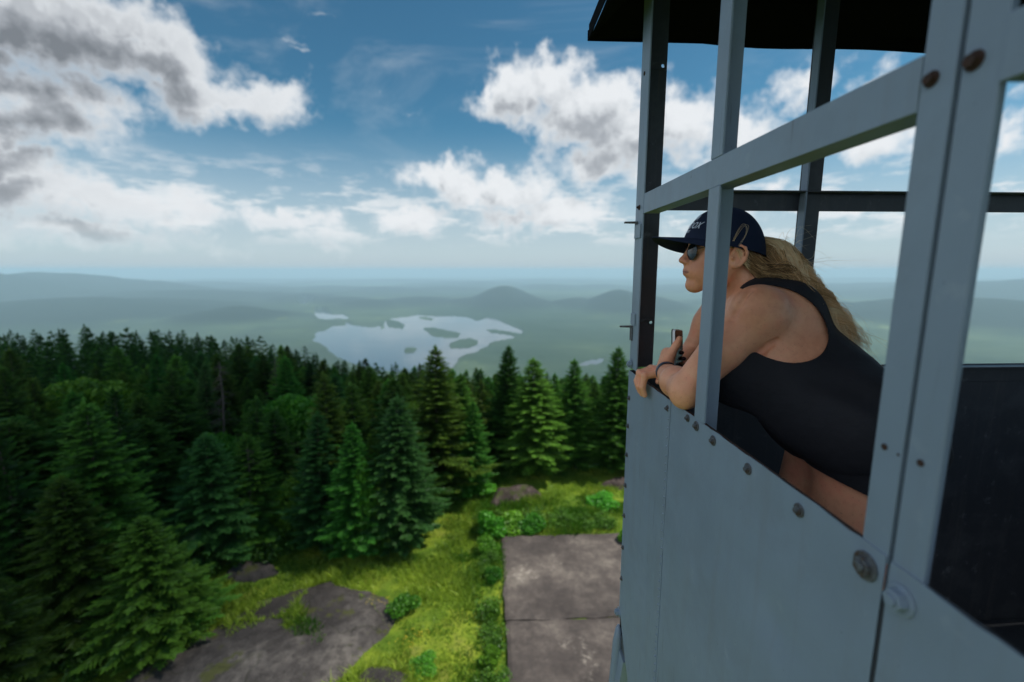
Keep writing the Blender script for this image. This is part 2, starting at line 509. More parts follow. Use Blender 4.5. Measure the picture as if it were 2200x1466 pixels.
def water_mat(t, b):
    P = geoco(t)
    n = t.noise(P, .02, 4, .6)[0]
    w = t.noise(t.vec('MULTIPLY', P, (.0012, .004, 1)), 1.0, 5, .6)[0]
    t.put(b.inputs['Roughness'], t.mapr(w, .4, .62, .04, .14))
    bump(t, b, n, .12, 2.0)
M_water = pmat("water", (.03, .05, .07), .12, 0, .5, water_mat)
def build_lakes():
    for nm, (x0, x1, y0, y1) in (("lake", (660, 1140, 660, 802)), ("lake", (660, 760, 664, 692)), ("lake", (630, 690, 641, 662)), ("lake", (1200, 1320, 764, 800))):
        V = []; n = 24
        for j in range(n + 1):
            for i in range(n + 1):
                px = x0 + (x1 - x0) * i / n; py = y0 + (y1 - y0) * j / n
                d = ray(px, py)
                R0 = ZV / d[2] * math.hypot(d[0], d[1])
                for _ in range(4):
                    R0 = (ZV - R0 * R0 / (2 * REARTH)) / d[2] * math.hypot(d[0], d[1])
                h = math.hypot(d[0], d[1])
                V.append((d[0] / h * R0, d[1] / h * R0, ZV - R0 * R0 / (2 * REARTH)))
        F = [(j * (n + 1) + i, j * (n + 1) + i + 1, (j + 1) * (n + 1) + i + 1, (j + 1) * (n + 1) + i) for j in range(n) for i in range(n)]
        if nm == "lake" and (x0, y0) != (660, 660): 
            V = [(v[0], v[1], v[2] + .0) for v in V]
        tag(link("lake", mesh_np("lake", V, np.array(F), (M_water,), True)), None, None, kind='structure')
if 'ground' not in DEV:
    build_ground(); build_lakes()

def build_shade_cloud():
    # added cloud out of view towards the sun, made up to shade the left wood
    G0 = Vector((-46, 29, GZ)); c = G0 + sdir * 900
    bm = bmesh.new(); bmesh.ops.create_icosphere(bm, subdivisions=5, radius=1.0)
    for v in bm.verts:
        p = v.co.copy(); n_ = fbm(np.array([p.x * 2.2 + 5]), np.array([p.y * 2.2 + p.z * 1.7 + 3]), 4)[0]
        k = .78 + .5 * float(n_)
        v.co = Vector((p.x * 37 * k, p.y * 62 * k, max(p.z, -.35) * 20 * k))
    me = bpy.data.meshes.new("added_shade_cloud"); bm.to_mesh(me); bm.free()
    m = bpy.data.materials.new("added_shade_cloud"); m.use_nodes = True; m.node_tree.nodes.clear(); t = NT(m.node_tree)
    d = t.new('ShaderNodeBsdfDiffuse'); d.inputs[0].default_value = (.9, .9, .9, 1)
    tr = t.new('ShaderNodeBsdfTranslucent'); tr.inputs[0].default_value = (.9, .9, .9, 1)
    mx = t.new('ShaderNodeMixShader'); mx.inputs[0].default_value = .5; t.l.new(d.outputs[0], mx.inputs[1]); t.l.new(tr.outputs[0], mx.inputs[2])
    o = t.new('ShaderNodeOutputMaterial'); t.l.new(mx.outputs[0], o.inputs[0])
    me.materials.append(m); me.polygons.foreach_set('use_smooth', [True] * len(me.polygons))
    tag(link("added_shade_cloud", me, None, c), None, None, kind='structure')
build_shade_cloud()
def build_haze():
    mb = MB(); mb.box(-135000, 135000, -135000, 135000, -2200, 60)
    m = bpy.data.materials.new("haze"); m.use_nodes = True
    m.node_tree.nodes.clear()
    t = NT(m.node_tree)
    v = t.new('ShaderNodeVolumePrincipled')
    v.inputs['Color'].default_value = (.64, .875, 1.0, 1)
    v.inputs['Density'].default_value = HAZE
    v.inputs['Anisotropy'].default_value = 0.0
    o = t.new('ShaderNodeOutputMaterial'); t.l.new(v.outputs[0], o.inputs['Volume'])
    m.cycles.homogeneous_volume = True if hasattr(m.cycles, 'homogeneous_volume') else None
    tag(mb.obj("haze", m), None, None, kind='stuff')
HAZE = 8.0e-5
if 'haze' not in DEV: build_haze()

# ------------------------------------------------------------------ painted steel
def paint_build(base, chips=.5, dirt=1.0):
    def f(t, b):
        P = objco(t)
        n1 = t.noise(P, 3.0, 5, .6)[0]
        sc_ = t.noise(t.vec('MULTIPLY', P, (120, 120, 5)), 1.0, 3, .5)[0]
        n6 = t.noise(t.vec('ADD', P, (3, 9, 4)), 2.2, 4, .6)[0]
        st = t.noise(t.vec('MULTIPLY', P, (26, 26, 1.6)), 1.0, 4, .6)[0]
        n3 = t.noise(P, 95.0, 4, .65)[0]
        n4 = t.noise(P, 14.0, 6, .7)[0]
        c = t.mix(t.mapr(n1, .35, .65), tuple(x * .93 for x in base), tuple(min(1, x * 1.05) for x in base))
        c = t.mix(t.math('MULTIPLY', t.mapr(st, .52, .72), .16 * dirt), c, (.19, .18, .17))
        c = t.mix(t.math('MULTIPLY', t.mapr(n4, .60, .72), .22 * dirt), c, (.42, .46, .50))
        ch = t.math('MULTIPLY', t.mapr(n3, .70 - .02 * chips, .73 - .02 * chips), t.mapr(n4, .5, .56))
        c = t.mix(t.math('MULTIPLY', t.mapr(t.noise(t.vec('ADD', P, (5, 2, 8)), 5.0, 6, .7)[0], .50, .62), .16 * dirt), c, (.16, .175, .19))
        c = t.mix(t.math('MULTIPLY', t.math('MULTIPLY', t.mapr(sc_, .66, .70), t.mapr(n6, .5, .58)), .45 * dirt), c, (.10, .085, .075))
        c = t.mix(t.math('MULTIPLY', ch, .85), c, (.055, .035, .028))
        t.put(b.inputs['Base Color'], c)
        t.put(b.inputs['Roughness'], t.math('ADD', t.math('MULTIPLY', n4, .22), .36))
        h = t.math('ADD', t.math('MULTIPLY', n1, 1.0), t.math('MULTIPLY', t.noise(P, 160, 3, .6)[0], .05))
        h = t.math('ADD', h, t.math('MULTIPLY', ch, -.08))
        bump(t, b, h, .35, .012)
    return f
M_paint = pmat("painted steel", (.3, .36, .42), .45, 0, .45, paint_build((.228, .287, .36)))
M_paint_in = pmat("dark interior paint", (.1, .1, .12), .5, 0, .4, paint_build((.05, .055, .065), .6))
M_roof = pmat("roof sheet", (.0045, .005, .0055), .95, 0, .05)
def rust_build(t, b):
    P = objco(t); n = t.noise(P, 60, 5, .7)[0]
    t.put(b.inputs['Base Color'], t.ramp(n, [(.35, (.16, .18, .2)), (.5, (.10, .10, .105)), (.62, (.09, .05, .032)), (.8, (.05, .03, .022))]))
    bump(t, b, n, .5, .004)
M_bolt = pmat("weathered bolt", (.15, .15, .15), .6, .3, .4, rust_build)
def rustdk(t, b):
    P = objco(t); n = t.noise(P, 80, 5, .7)[0]
    t.put(b.inputs['Base Color'], t.ramp(n, [(.3, (.035, .026, .022)), (.6, (.07, .035, .024)), (.8, (.03, .025, .025))]))
    bump(t, b, n, .6, .004)
M_rust = pmat("rusty bolt", (.05, .03, .02), .7, .2, .3, rustdk)
M_edge = pmat("bare edge", (.12, .09, .07), .7, .2, .3, rustdk)

WX = .495                   # outer face of the side wall
YF = 1.584                  # outer face of the far wall
YG = .5                     # joint between the two halves of the side wall
YB = -.585; XR = WX + (YF - YB)
ZP = -.357; ZR0, ZR1 = .181, .243; ZE = .79; ZFL = -1.42
TS = .005
tower = empty("fire_tower", (1.58, .5, GZ), "grey painted steel lookout tower with open windows and dark sheet roof", "lookout tower")
def tl(o):                                  # children are modelled in scene axes: undo the tower's own offset
    o.parent = tower; o.location = (-1.58, -.5, -GZ); return o
def angle(mb, x0, x1, y0, y1, z0, z1, legs):
    """vertical or horizontal L section as two butted plates: legs = list of boxes"""
    for b in legs: mb.box(*b)
BV = .0012
def hexbolt(name, p, axis, r=.011, h=.009, mat=None, parent=None, rot=0.0, nut=True, stub=.0035):
    r *= .84; h *= .84
    mb = MB()
    n = 6
    hexo = [(r * math.cos(rot + math.pi / 3 * k), r * math.sin(rot + math.pi / 3 * k)) for k in range(n)]
    mb.prism(hexo, 'x', -h, 0)
    me0 = MB()
    mb.tube([(0.0005, 0, 0), (-.0018, 0, 0)], r * 1.45, 14)
    if nut: mb.tube([(-h, 0, 0), (-h - stub, 0, 0)], r * .55, 10)
    me = mb.mesh(name, (mat or M_bolt,), False, r * .09, 2)
    o = link(name, me, None, p)
    if axis == '-y': o.rotation_euler = (0, 0, math.pi / 2)
    elif axis == '+x': o.rotation_euler = (0, 0, math.pi)
    return o
def child(o, par):                          # parent keeps scene placement (all offsets are translations)
    def wl(q):
        v = Vector(q.location); 
        while q.parent: q = q.parent; v += Vector(q.location)
        return v
    v = Vector(o.location) - wl(par)
    o.parent = par; o.location = v
    return o

def wavy_sheet(name, y0, y1, z0, z1, x, th, parent, mat, top=None, seed=0, dents=()):
    """a thin steel sheet on the side wall, slightly buckled as riveted sheet is"""
    ny = max(2, int((y1 - y0) / .02)); nz = max(2, int((z1 - z0) / .02))
    yy = np.linspace(y0, y1, ny + 1); zz = np.linspace(z0, z1, nz + 1)
    Yg, Zg = np.meshgrid(yy, zz, indexing='ij')
    ed = np.clip(np.minimum.reduce([Yg - y0, y1 - Yg, Zg - z0, z1 - Zg]) / .12, 0, 1)
    off = (fbm(Yg * 3.2 + seed, Zg * 2.6 + seed, 3) - .5) * .010 * ed + (fbm(Yg * 18 + seed, Zg * 18, 2) - .5) * .0012
    for (dy, dz, dr, dd) in dents: off += dd * np.exp(-((Yg - dy) ** 2 + (Zg - dz) ** 2) / dr ** 2)
    Zt = Zg.copy()
    if y1 > 1.5: Zt = np.maximum(Zt, -1.30 - (y1 - Yg) * 1.5)
    Zt[:, -1] += (fbm(yy * 30 + seed, yy * 0, 2) - .5) * .004
    A = np.stack([x + off, Yg, Zt], -1).reshape(-1, 3); Bk = np.stack([x + off + th, Yg, Zt], -1).reshape(-1, 3)
    n2 = nz + 1; N = (ny + 1) * n2
    i = np.arange(ny)[:, None]; j = np.arange(nz)[None, :]
    f = np.stack([i * n2 + j, i * n2 + j + 1, (i + 1) * n2 + j + 1, (i + 1) * n2 + j], -1).reshape(-1, 4)
    g = f[:, ::-1] + N
    ed = []
    for ii in range(ny):
        for jj, s in ((0, 1), (nz, -1)):
            a, b = ii * n2 + jj, (ii + 1) * n2 + jj
            ed.append((a, b, b + N, a + N) if s > 0 else (b, a, a + N, b + N))
    for jj in range(nz):
        for ii, s in ((0, -1), (ny, 1)):
            a, b = ii * n2 + jj, ii * n2 + jj + 1
            ed.append((a, b, b + N, a + N) if s > 0 else (b, a, a + N, b + N))
    me = mesh_np(name, np.concatenate([A, Bk]), [f, g, np.array(ed)], (mat,), True)
    bm = bmesh.new(); bm.from_mesh(me); bmesh.ops.recalc_face_normals(bm, faces=bm.faces)
    for e in bm.edges:
        if len(e.link_faces) == 2 and e.calc_face_angle(0) > .6: e.smooth = False
    bm.to_mesh(me); bm.free()
    return tl(link(name, me))

def build_tower():
    S = .0635
    # ---- side wall facing the viewer: three sheets
    pA = wavy_sheet("wall_panel", 1.196, YF - .001, -1.56, ZP - .001, WX - .0015, .0016, None, M_paint, seed=3)
    pB = wavy_sheet("wall_panel", YG + .004, 1.2135, -1.62, ZP, WX + .0006, .0016, None, M_paint, seed=9, dents=((.80, -.43, .012, .004), (.70, -.62, .05, .006), (1.08, -.75, .09, -.005)))
    pC = wavy_sheet("wall_panel", YB, YG - .004, -1.50, ZP - .003, WX + .0006, .0016, None, M_paint, seed=14)
    for p, s in ((pA, "narrow riveted grey wall sheet at the far corner"), (pB, "wide scratched grey wall sheet below the leaning arm"), (pC, "blurred grey wall sheet nearest the viewer")): p['label'] = s
    # rivets down the lap seam
    rv = MB(); 
    rv.tube([(0.0006, 0, 0), (-.0012, 0, 0), (-.0024, 0, 0)], [.0036, .0032, .0014], 8)
    rme = rv.mesh("rivet", (M_paint,), True)
    k = 0
    z = ZP - .03
    while z > -1.28:
        o = link("rivet", rme, None, (WX - .0016, 1.2065 + random.uniform(-.0012, .0012), z)); child(o, pA)
        z -= .0262 + random.uniform(-.002, .002)
    # bolts along the top edge and down the corner
    for (y, z, par) in ((1.215, -.385, pA),):
        child(hexbolt("bolt", (WX - .001, y, z), '-x', .0075, .007, M_bolt, rot=.3), par)
    for (y, z, r, rt) in ((1.087, -.371, .008, .2), (1.037, -.374, .010, .5), (.952, -.378, .0095, .1), (.811, -.381, .0095, .8), (.663, -.384, .0095, .4), (.530, -.389, .0160, .6), (.60, -.94, .011, .2), (1.09, -.95, .0, 0)):
        if r > 0: child(hexbolt("bolt", (WX - .0005, y, z), '-x', r, r * .62, M_bolt, rot=rt), pB)
    for (y, z) in ((.476, -.396), (.25, -.394), (.05, -.394)):
        child(hexbolt("bolt", (WX - .0005, y, z), '-x', .0160, .0150, M_paint, rot=1.1), pC)
    for z in (-.30,):
        child(hexbolt("bolt", (WX - .003, YF - .022, z - .03), '-x', .014, .012, M_paint, rot=.2), pA)
    for z in (-.455, -.56, -.67, -.79, -.91, -1.04, -1.17):
        child(hexbolt("bolt", (WX - .002, YF - .02, z), '-x', .0075, .0055, M_bolt, rot=z * 9), pA)
    child(hexbolt("bolt", (WX - .002, YF + .0, -1.33), '-x', .016, .016, M_paint, rot=.2), pA)
    # top edge strip of bare, rust-chipped metal
    mb = MB(); mb.box(WX + .0023, WX + .010, YG + .004, YF - .066, ZP - .0035, ZP - .0005)
    tl(mb.obj("wall_cap", M_edge, None, bevel=.0008))
    # inner stiffening rail below the edge (a real angle bolted behind the sheet)
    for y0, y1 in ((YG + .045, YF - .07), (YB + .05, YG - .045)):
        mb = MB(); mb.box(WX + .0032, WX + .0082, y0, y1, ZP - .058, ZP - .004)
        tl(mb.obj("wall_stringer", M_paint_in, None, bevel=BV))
    mb = MB(); mb.box(WX + .0035, WX + .0075, YG - .03, YG + .03, -1.6, ZP - .062); tl(mb.obj("joint_shade_strip", M_paint_in, None))  # added dark strip, paints the shade of the open joint
    # ---- posts (steel angles)
    def vpost(name, boxes, mat=M_paint, label=None):
        mb = MB()
        for b in boxes: mb.box(*b)
        o = tl(mb.obj(name, mat, None, bevel=BV))
        if label: o['label'] = label
        return o
    zt = ZE + .12
    def holes_bar(p, pts):
        pass
    cp = vpost("corner_post", [(WX, WX + TS, YF - .078, YF, -.345, zt)], label="outer face of the corner post")
    # inner flange with the two bolt holes that show daylight: plate with round holes
    def flange_with_holes(x0, x1, y, th, z0, z1, holes, name, mat):
        bm = bmesh.new()
        zs = sorted(holes, key=lambda h: h[1])
        # stack of rectangles; around each hole a square ring bridged to a circle
        cuts = [z0]
        for (hx, hz, hr) in zs: cuts += [hz - .012, hz + .012]
        cuts.append(z1)
        def quad(a, b, c, d): bm.faces.new([bm.verts.new(v) for v in (a, b, c, d)])
        for i in range(0, len(cuts), 2):
            quad((x0, y, cuts[i]), (x1, y, cuts[i]), (x1, y, cuts[i + 1]), (x0, y, cuts[i + 1]))
        for (hx, hz, hr) in zs:
            N = 24
            ring = [(hx + hr * math.cos(2 * math.pi * k / N + math.pi / 4), y, hz + hr * math.sin(2 * math.pi * k / N + math.pi / 4)) for k in range(N)]
            cor = [(hx + .012, y, hz + .012), (hx - .012, y, hz + .012), (hx - .012, y, hz - .012), (hx + .012, y, hz - .012)]
            quad((x0, y, hz - .012), (hx - .012, y, hz - .012), (hx - .012, y, hz + .012), (x0, y, hz + .012))
            quad((hx + .012, y, hz - .012), (x1, y, hz - .012), (x1, y, hz + .012), (hx + .012, y, hz + .012))
            for q in range(4):
                bm.faces.new([bm.verts.new(v) for v in (cor[q], cor[(q + 1) % 4], ring[((q + 1) * 6) % N])])
                for s in range(6):
                    bm.faces.new([bm.verts.new(v) for v in (cor[q], ring[(q * 6 + s + 1) % N], ring[(q * 6 + s) % N])])
        bmesh.ops.remove_doubles(bm, verts=bm.verts, dist=1e-5)
        bmesh.ops.recalc_face_normals(bm, faces=bm.faces)
        ret = bmesh.ops.solidify(bm, geom=bm.faces[:], thickness=th)
        bmesh.ops.recalc_face_normals(bm, faces=bm.faces)
        me = bpy.data.meshes.new(name); bm.to_mesh(me); bm.free(); me.materials.append(mat)
        return tl(link(name, me))
    f2 = flange_with_holes(WX + TS + .0004, WX + .083, YF - .004, TS, -.345, zt, [(WX + .068, -.184, .0058), (WX + .068, .655, .0062)], "corner_post_flange", M_paint_in)
    child(hexbolt("bolt", (WX - .0005, YF - .04, .205), '-x', .007, .007, M_rust), cp)
    child(hexbolt("bolt", (WX - .0005, YF - .035, .62), '-x', .005, .003, M_rust, nut=False), cp)
    mp = vpost("window_post", [(WX, WX + TS, 1.0025, 1.0525, ZP + .0005 - .0, ZR0 - .0005), (WX, WX + TS, 1.0025, 1.0525, ZR1 + .0005, zt)], label="outer face of the middle window post")
    vpost("window_post_flange", [(WX + TS + .0004, WX + .056, 1.0475, 1.0525, ZP - .06, zt)], M_paint)
    # the doubled post at the joint: two angles back to back with a gap
    a1 = vpost("joint_post", [(WX + .0026, WX + .0026 + TS, YG + .0035, YG + .0435, ZP - .012, zt), (WX + .008, WX + .05, YG + .0035, YG + .0085, ZP - .05, zt)], M_paint, "left one of the two bolted near posts")
    a2 = vpost("joint_post", [(WX + .0026, WX + .0026 + TS, YG - .0435, YG - .0035, ZP - .012, zt), (WX + .008, WX + .05, YG - .0085, YG - .0035, ZP - .05, zt)], M_paint, "right one of the two bolted near posts")
    def holemark(y, z, par, r=.0042, h=.0012):
        mb = MB(); mb.tube([(0, 0, 0), (-h, 0, 0)], r, 14)
        o = mb.obj("bolt_hole", M_rust, None); o.location = (WX + .0026, y, z); child(o, par)
    holemark(YG + .028, -.222, a1); holemark(YG - .021, -.222, a2); holemark(YG + .008, -.224, a1, .0016)
    child(hexbolt("bolt", (WX + .0026, YG + .030, .212), '-x', .0075, .008, M_rust, nut=False), a1)
    child(hexbolt("bolt", (WX + .0026, YG - .016, .212), '-x', .0085, .009, M_rust, nut=False), a2)
    # flat hinge tabs on the outside of the corner
    def tab(z, y, L, name="hinge_tab"):
        mb = MB()
        mb.add([(WX - .001, y - .012, z - .003), (WX - .001, y + .012, z - .003), (WX - L, y + .007, z - .0028), (WX - L, y - .006, z - .0028),
                (WX - .001, y - .012, z + .003), (WX - .001, y + .012, z + .003), (WX - L, y + .006, z + .0028), (WX - L, y - .006, z + .0028)],
               [(0, 1, 2, 3), (7, 6, 5, 4), (0, 3, 7, 4), (3, 2, 6, 7), (2, 1, 5, 6), (1, 0, 4, 5)])
        mb.box(WX - .004, WX - .0005, y - .013, y + .013, z - .05, z - .0035)
        o = mb.obj(name, M_bolt, None, bevel=.0008)
        child(o, cp)
    tab(.158, YF - .02, .043); tab(-.197, YF - .012, .043)
    mb = MB(); mb.box(WX - .0045, WX - .0005, YF - .068, YF - .008, .105, .15); child(mb.obj("hinge_plate", M_paint, None, bevel=.001), cp)
    mb = MB(); mb.box(WX - .0045, WX - .0005, YF - .05, YF - .004, -.19, -.15); child(mb.obj("hinge_plate", M_paint, None, bevel=.001), cp)
    # ---- window rail, side wall (an angle, flat face out, ledge below)
    def rail(y0, y1, label=None):
        mb = MB(); mb.box(WX + .0009, WX + .0009 + TS, y0, y1, ZR0, ZR1); mb.box(WX + .0062, WX + .05, y0, y1, ZR0, ZR0 + TS)
        o = tl(mb.obj("window_rail", M_paint, None, bevel=BV))
        if label: o['label'] = label
    rail(YG + .0437, YF - .0785, "long grey window rail above the woman's head")
    rail(YB + .05, YG - .0437, "grey rail of the nearest window bay")
    # ---- far wall
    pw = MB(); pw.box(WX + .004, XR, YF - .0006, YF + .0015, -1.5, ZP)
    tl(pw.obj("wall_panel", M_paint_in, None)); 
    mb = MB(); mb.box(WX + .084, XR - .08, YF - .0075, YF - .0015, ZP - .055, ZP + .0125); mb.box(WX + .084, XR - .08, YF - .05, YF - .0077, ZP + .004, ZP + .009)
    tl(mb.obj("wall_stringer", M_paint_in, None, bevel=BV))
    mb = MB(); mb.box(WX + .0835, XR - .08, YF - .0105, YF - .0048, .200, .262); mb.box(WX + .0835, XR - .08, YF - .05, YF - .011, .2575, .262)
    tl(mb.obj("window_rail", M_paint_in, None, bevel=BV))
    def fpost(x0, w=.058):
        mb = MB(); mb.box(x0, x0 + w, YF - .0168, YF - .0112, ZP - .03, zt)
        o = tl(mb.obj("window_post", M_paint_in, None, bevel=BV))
        mb = MB(); mb.box(x0, x0 + TS, YF - .050, YF - .0170, ZP - .03, zt); tl(mb.obj("window_post_flange", M_paint, None, bevel=BV))  # flange in lighter paint than the face, painting in its sky light
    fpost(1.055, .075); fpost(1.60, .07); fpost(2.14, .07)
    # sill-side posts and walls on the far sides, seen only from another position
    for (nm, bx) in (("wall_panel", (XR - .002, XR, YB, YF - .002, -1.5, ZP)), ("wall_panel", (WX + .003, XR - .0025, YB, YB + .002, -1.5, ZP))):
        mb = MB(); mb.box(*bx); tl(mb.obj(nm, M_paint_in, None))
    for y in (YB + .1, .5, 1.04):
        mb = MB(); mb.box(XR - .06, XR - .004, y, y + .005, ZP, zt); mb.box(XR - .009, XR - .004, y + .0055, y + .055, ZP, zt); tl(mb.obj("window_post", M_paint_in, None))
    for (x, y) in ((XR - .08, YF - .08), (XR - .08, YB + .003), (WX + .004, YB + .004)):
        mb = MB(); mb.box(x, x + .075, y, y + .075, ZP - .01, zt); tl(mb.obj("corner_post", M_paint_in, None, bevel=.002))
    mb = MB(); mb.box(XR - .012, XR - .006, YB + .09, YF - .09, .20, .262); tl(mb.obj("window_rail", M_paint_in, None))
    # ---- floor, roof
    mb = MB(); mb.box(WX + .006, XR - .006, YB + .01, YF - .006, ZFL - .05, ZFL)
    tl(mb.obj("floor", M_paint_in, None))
    # roof: hipped sheet with a flared, slightly buckled eave
    OV = .15; ZA = 1.62
    cxr, cyr = (WX + XR) / 2, (YF + YB) / 2
    V = []; F = []
    rings = 7; per = 24
    def ringpt(t, u):
        # u: 0..4 around the square, t: 0 eave .. 1 apex
        h = (XR - WX) / 2 + OV
        s = int(u) % 4; k = u - int(u)
        c = [(-1, -1), (-1, 1), (1, 1), (1, -1)]
        a, b = c[s], c[(s + 1) % 4]
        x = a[0] + (b[0] - a[0]) * k; y = a[1] + (b[1] - a[1]) * k
        hh = h * (1 - t) + .02 * t
        z = ZE + (ZA - ZE) * (t ** .93)
        if t == 0:
            z += .010 * math.sin(u * 7.3) + .006 * math.sin(u * 19)
            hh += .006 * math.sin(u * 11)
        return (cxr + x * hh, cyr + y * hh, z)
    ts = [0, .025, .2, .4, .6, .8, 1.0]
    for th in (0, .004):
        for t in ts:
            for q in range(4 * per):
                p = ringpt(t, q / per); V.append((p[0], p[1], p[2] + th))
    M4 = 4 * per; NT_ = len(ts) * M4
    for L in (0, 1):
        for i in range(len(ts) - 1):
            for q in range(M4):
                f = (L * NT_ + i * M4 + q, L * NT_ + i * M4 + (q + 1) % M4, L * NT_ + (i + 1) * M4 + (q + 1) % M4, L * NT_ + (i + 1) * M4 + q)
                F.append(f if L else f[::-1])
    for q in range(M4):
        F.append((q, (q + 1) % M4, NT_ + (q + 1) % M4, NT_ + q))
    mb = MB(); mb.add(V, F)
    rf = tl(mb.obj("roof", M_roof, None))
    # flared corner drip strip on the side eave and rafters under the sheet
    mb = MB()
    e = ringpt(0, 0); h = (XR - WX) / 2 + OV
    mb.box(cxr - h + .0, cxr - h + .003, cyr - h, cyr + h - .02, ZE + .004, ZE + .05)
    mb.box(cxr - h, cxr + h, cyr + h - .003, cyr + h, ZE - .004 + .01, ZE + .04)
    child(mb.obj("eave_trim", M_roof, None), rf)
    mb = MB()
    for (a, b) in (((WX + .01, YF - .06), (XR - .01, YF - .012)), ((WX + .01, YB + .01), (XR - .01, YB + .05))):
        mb.box(a[0], b[0], a[1], b[1], zt - .004, zt + .04)
    mb.box(WX + .01, WX + .05, YB + .055, YF - .065, zt - .004, zt + .04); mb.box(XR - .05, XR - .01, YB + .055, YF - .065, zt - .004, zt + .04)
    tl(mb.obj("top_plate", M_roof, None))
    mb = MB(); mb.tube([(WX - .125, 1.3, ZE + .062), (WX - .125, 1.303, ZE + .058)], .004, 8); child(mb.obj("rivet", M_paint, None), rf)
    # ---- legs: splayed corner angles with struts, down to the summit rock
    for (x, y, sx, sy) in ((WX, YF, -1, 1), (XR, YF, 1, 1), (WX, YB, -1, -1), (XR, YB, 1, -1)):
        ez = gz1(x + sx * 1.1, y + sy * 1.1)
        p0 = Vector((x - sx * .04, y - sy * .03, -1.49)); p1 = Vector((x + sx * .75, y + sy * .75, GZ - .2))
        mb = MB(); mb.tube([p0, p1], .055, 4)
        lg = tl(mb.obj("leg", M_paint, None))
        mb = MB(); mb.box(p1.x - .25, p1.x + .25, p1.y - .25, p1.y + .25, GZ - .3, GZ + .12)
        f = mb.obj("footing", M_conc, None, bevel=.02); child(f, lg)
    for zz in (-4.2, -7.2):
        k = (-zz - 1.49) / (10.4 - 1.49) * .75 + .02
        xs = (WX - k, XR + k); ys = (YB - k, YF + k)
        for (a, b) in (((xs[0], ys[0]), (xs[1], ys[0])), ((xs[1], ys[0]), (xs[1], ys[1])), ((xs[1], ys[1]), (xs[0], ys[1])), ((xs[0], ys[1]), (xs[0], ys[0]))):
            mb = MB(); mb.tube([(a[0], a[1], zz), (b[0], b[1], zz)], .035, 4); tl(mb.obj("cross_brace", M_paint, None))
    # gusset and conical strut end just under the corner
    mb = MB(); mb.tube([(WX + .0, YF + .005, -1.39), (WX - .0, YF + .002, -1.405), (WX - .002, YF + .0, -1.46), (WX - .008, YF + .01, -1.7), (WX - .09, YF + .1, -3.4)], [.004, .012, .019, .022, .022], 16)
    tl(mb.obj("strut", M_paint, None, True))
def conc_build(t, b):
    P = geoco(t)
    n1 = t.noise(P, .62, 7, .66)[0]; n2 = t.noise(P, 6, 6, .7)[0]; n3 = t.noise(P, 45, 3, .6)[0]; n4 = t.noise(t.vec('ADD', P, (9, 3, 1)), .55, 5, .6)[0]
    c = t.ramp(n1, [(.36, (.055, .046, .042)), (.47, (.095, .079, .070)), (.56, (.15, .125, .108)), (.68, (.24, .205, .17))])
    c = t.mix(t.mapr(n2, .40, .66, 0, .6), c, (.062, .053, .050))
    c = t.mix(t.math('MULTIPLY', t.mapr(n4, .58, .68), t.mapr(n2, .48, .6)), c, (.36, .31, .26))
    c = t.mix(t.mapr(n3, .62, .75, 0, .5), c, (.035, .032, .03))
    t.put(b.inputs['Base Color'], c)
    bump(t, b, t.math('ADD', n2, t.math('MULTIPLY', n3, .5)), .5, .03)
M_conc = pmat("weathered concrete", (.1, .09, .08), .9, 0, .2, conc_build)
if 'tower' not in DEV: build_tower()

# ------------------------------------------------------------------ summit ground: slabs, rock
def rock_build(t, b):
    P = geoco(t)
    n1 = t.noise(P, .45, 6, .62)[0]; n2 = t.noise(P, 3.5, 7, .7)[0]; n3 = t.noise(P, 26, 4, .65)[0]
    c = t.ramp(n1, [(.36, (.045, .039, .036)), (.47, (.085, .073, .066)), (.56, (.15, .13, .115)), (.68, (.26, .225, .19))])
    c = t.mix(t.mapr(n2, .42, .62, 0, .75), c, (.050, .043, .040))
    c = t.mix(t.mapr(n3, .58, .72, 0, .4), c, (.33, .30, .27))
    m = t.noise(t.vec('ADD', P, (4, 7, 2)), 1.1, 6, .65)[0]
    c = t.mix(t.mapr(m, .565, .62, 0, .85), c, (.095, .10, .03))
    cr = t.new('ShaderNodeTexVoronoi', feature='DISTANCE_TO_EDGE'); t.put(cr.inputs['Vector'], t.vec('ADD', P, t.vec('SCALE', t.noise(P, 1.0, 4)[1], s=1.2))); cr.inputs['Scale'].default_value = .33
    c = t.mix(t.mapr(cr.outputs[0], 0.0, .012, .45, 0), c, (.05, .05, .03))
    t.put(b.inputs['Base Color'], c)
    bump(t, b, t.math('ADD', t.math('ADD', n2, t.math('MULTIPLY', n3, .25)), t.mapr(cr.outputs[0], 0, .02, -.25, 0)), .8, .10)
M_rock = pmat("bedrock", (.15, .14, .13), .9, 0, .2, rock_build)
def rockdk(t, b):
    P = geoco(t); n = t.noise(P, 5, 6, .7)[0]; n2 = t.noise(P, 1.7, 4, .6)[0]
    c = t.ramp(n, [(.3, (.035, .026, .024)), (.55, (.085, .065, .058)), (.75, (.15, .125, .11))])
    t.put(b.inputs['Base Color'], t.mix(t.mapr(n2, .55, .62, 0, .7), c, (.06, .08, .02)))
    bump(t, b, n, .8, .08)
M_rock_dk = pmat("dark boulder", (.06, .05, .045), .95, 0, .1, rockdk)
def g_at(px, py, z=GZ):
    d = ray(px, py); return d * z / d[2]
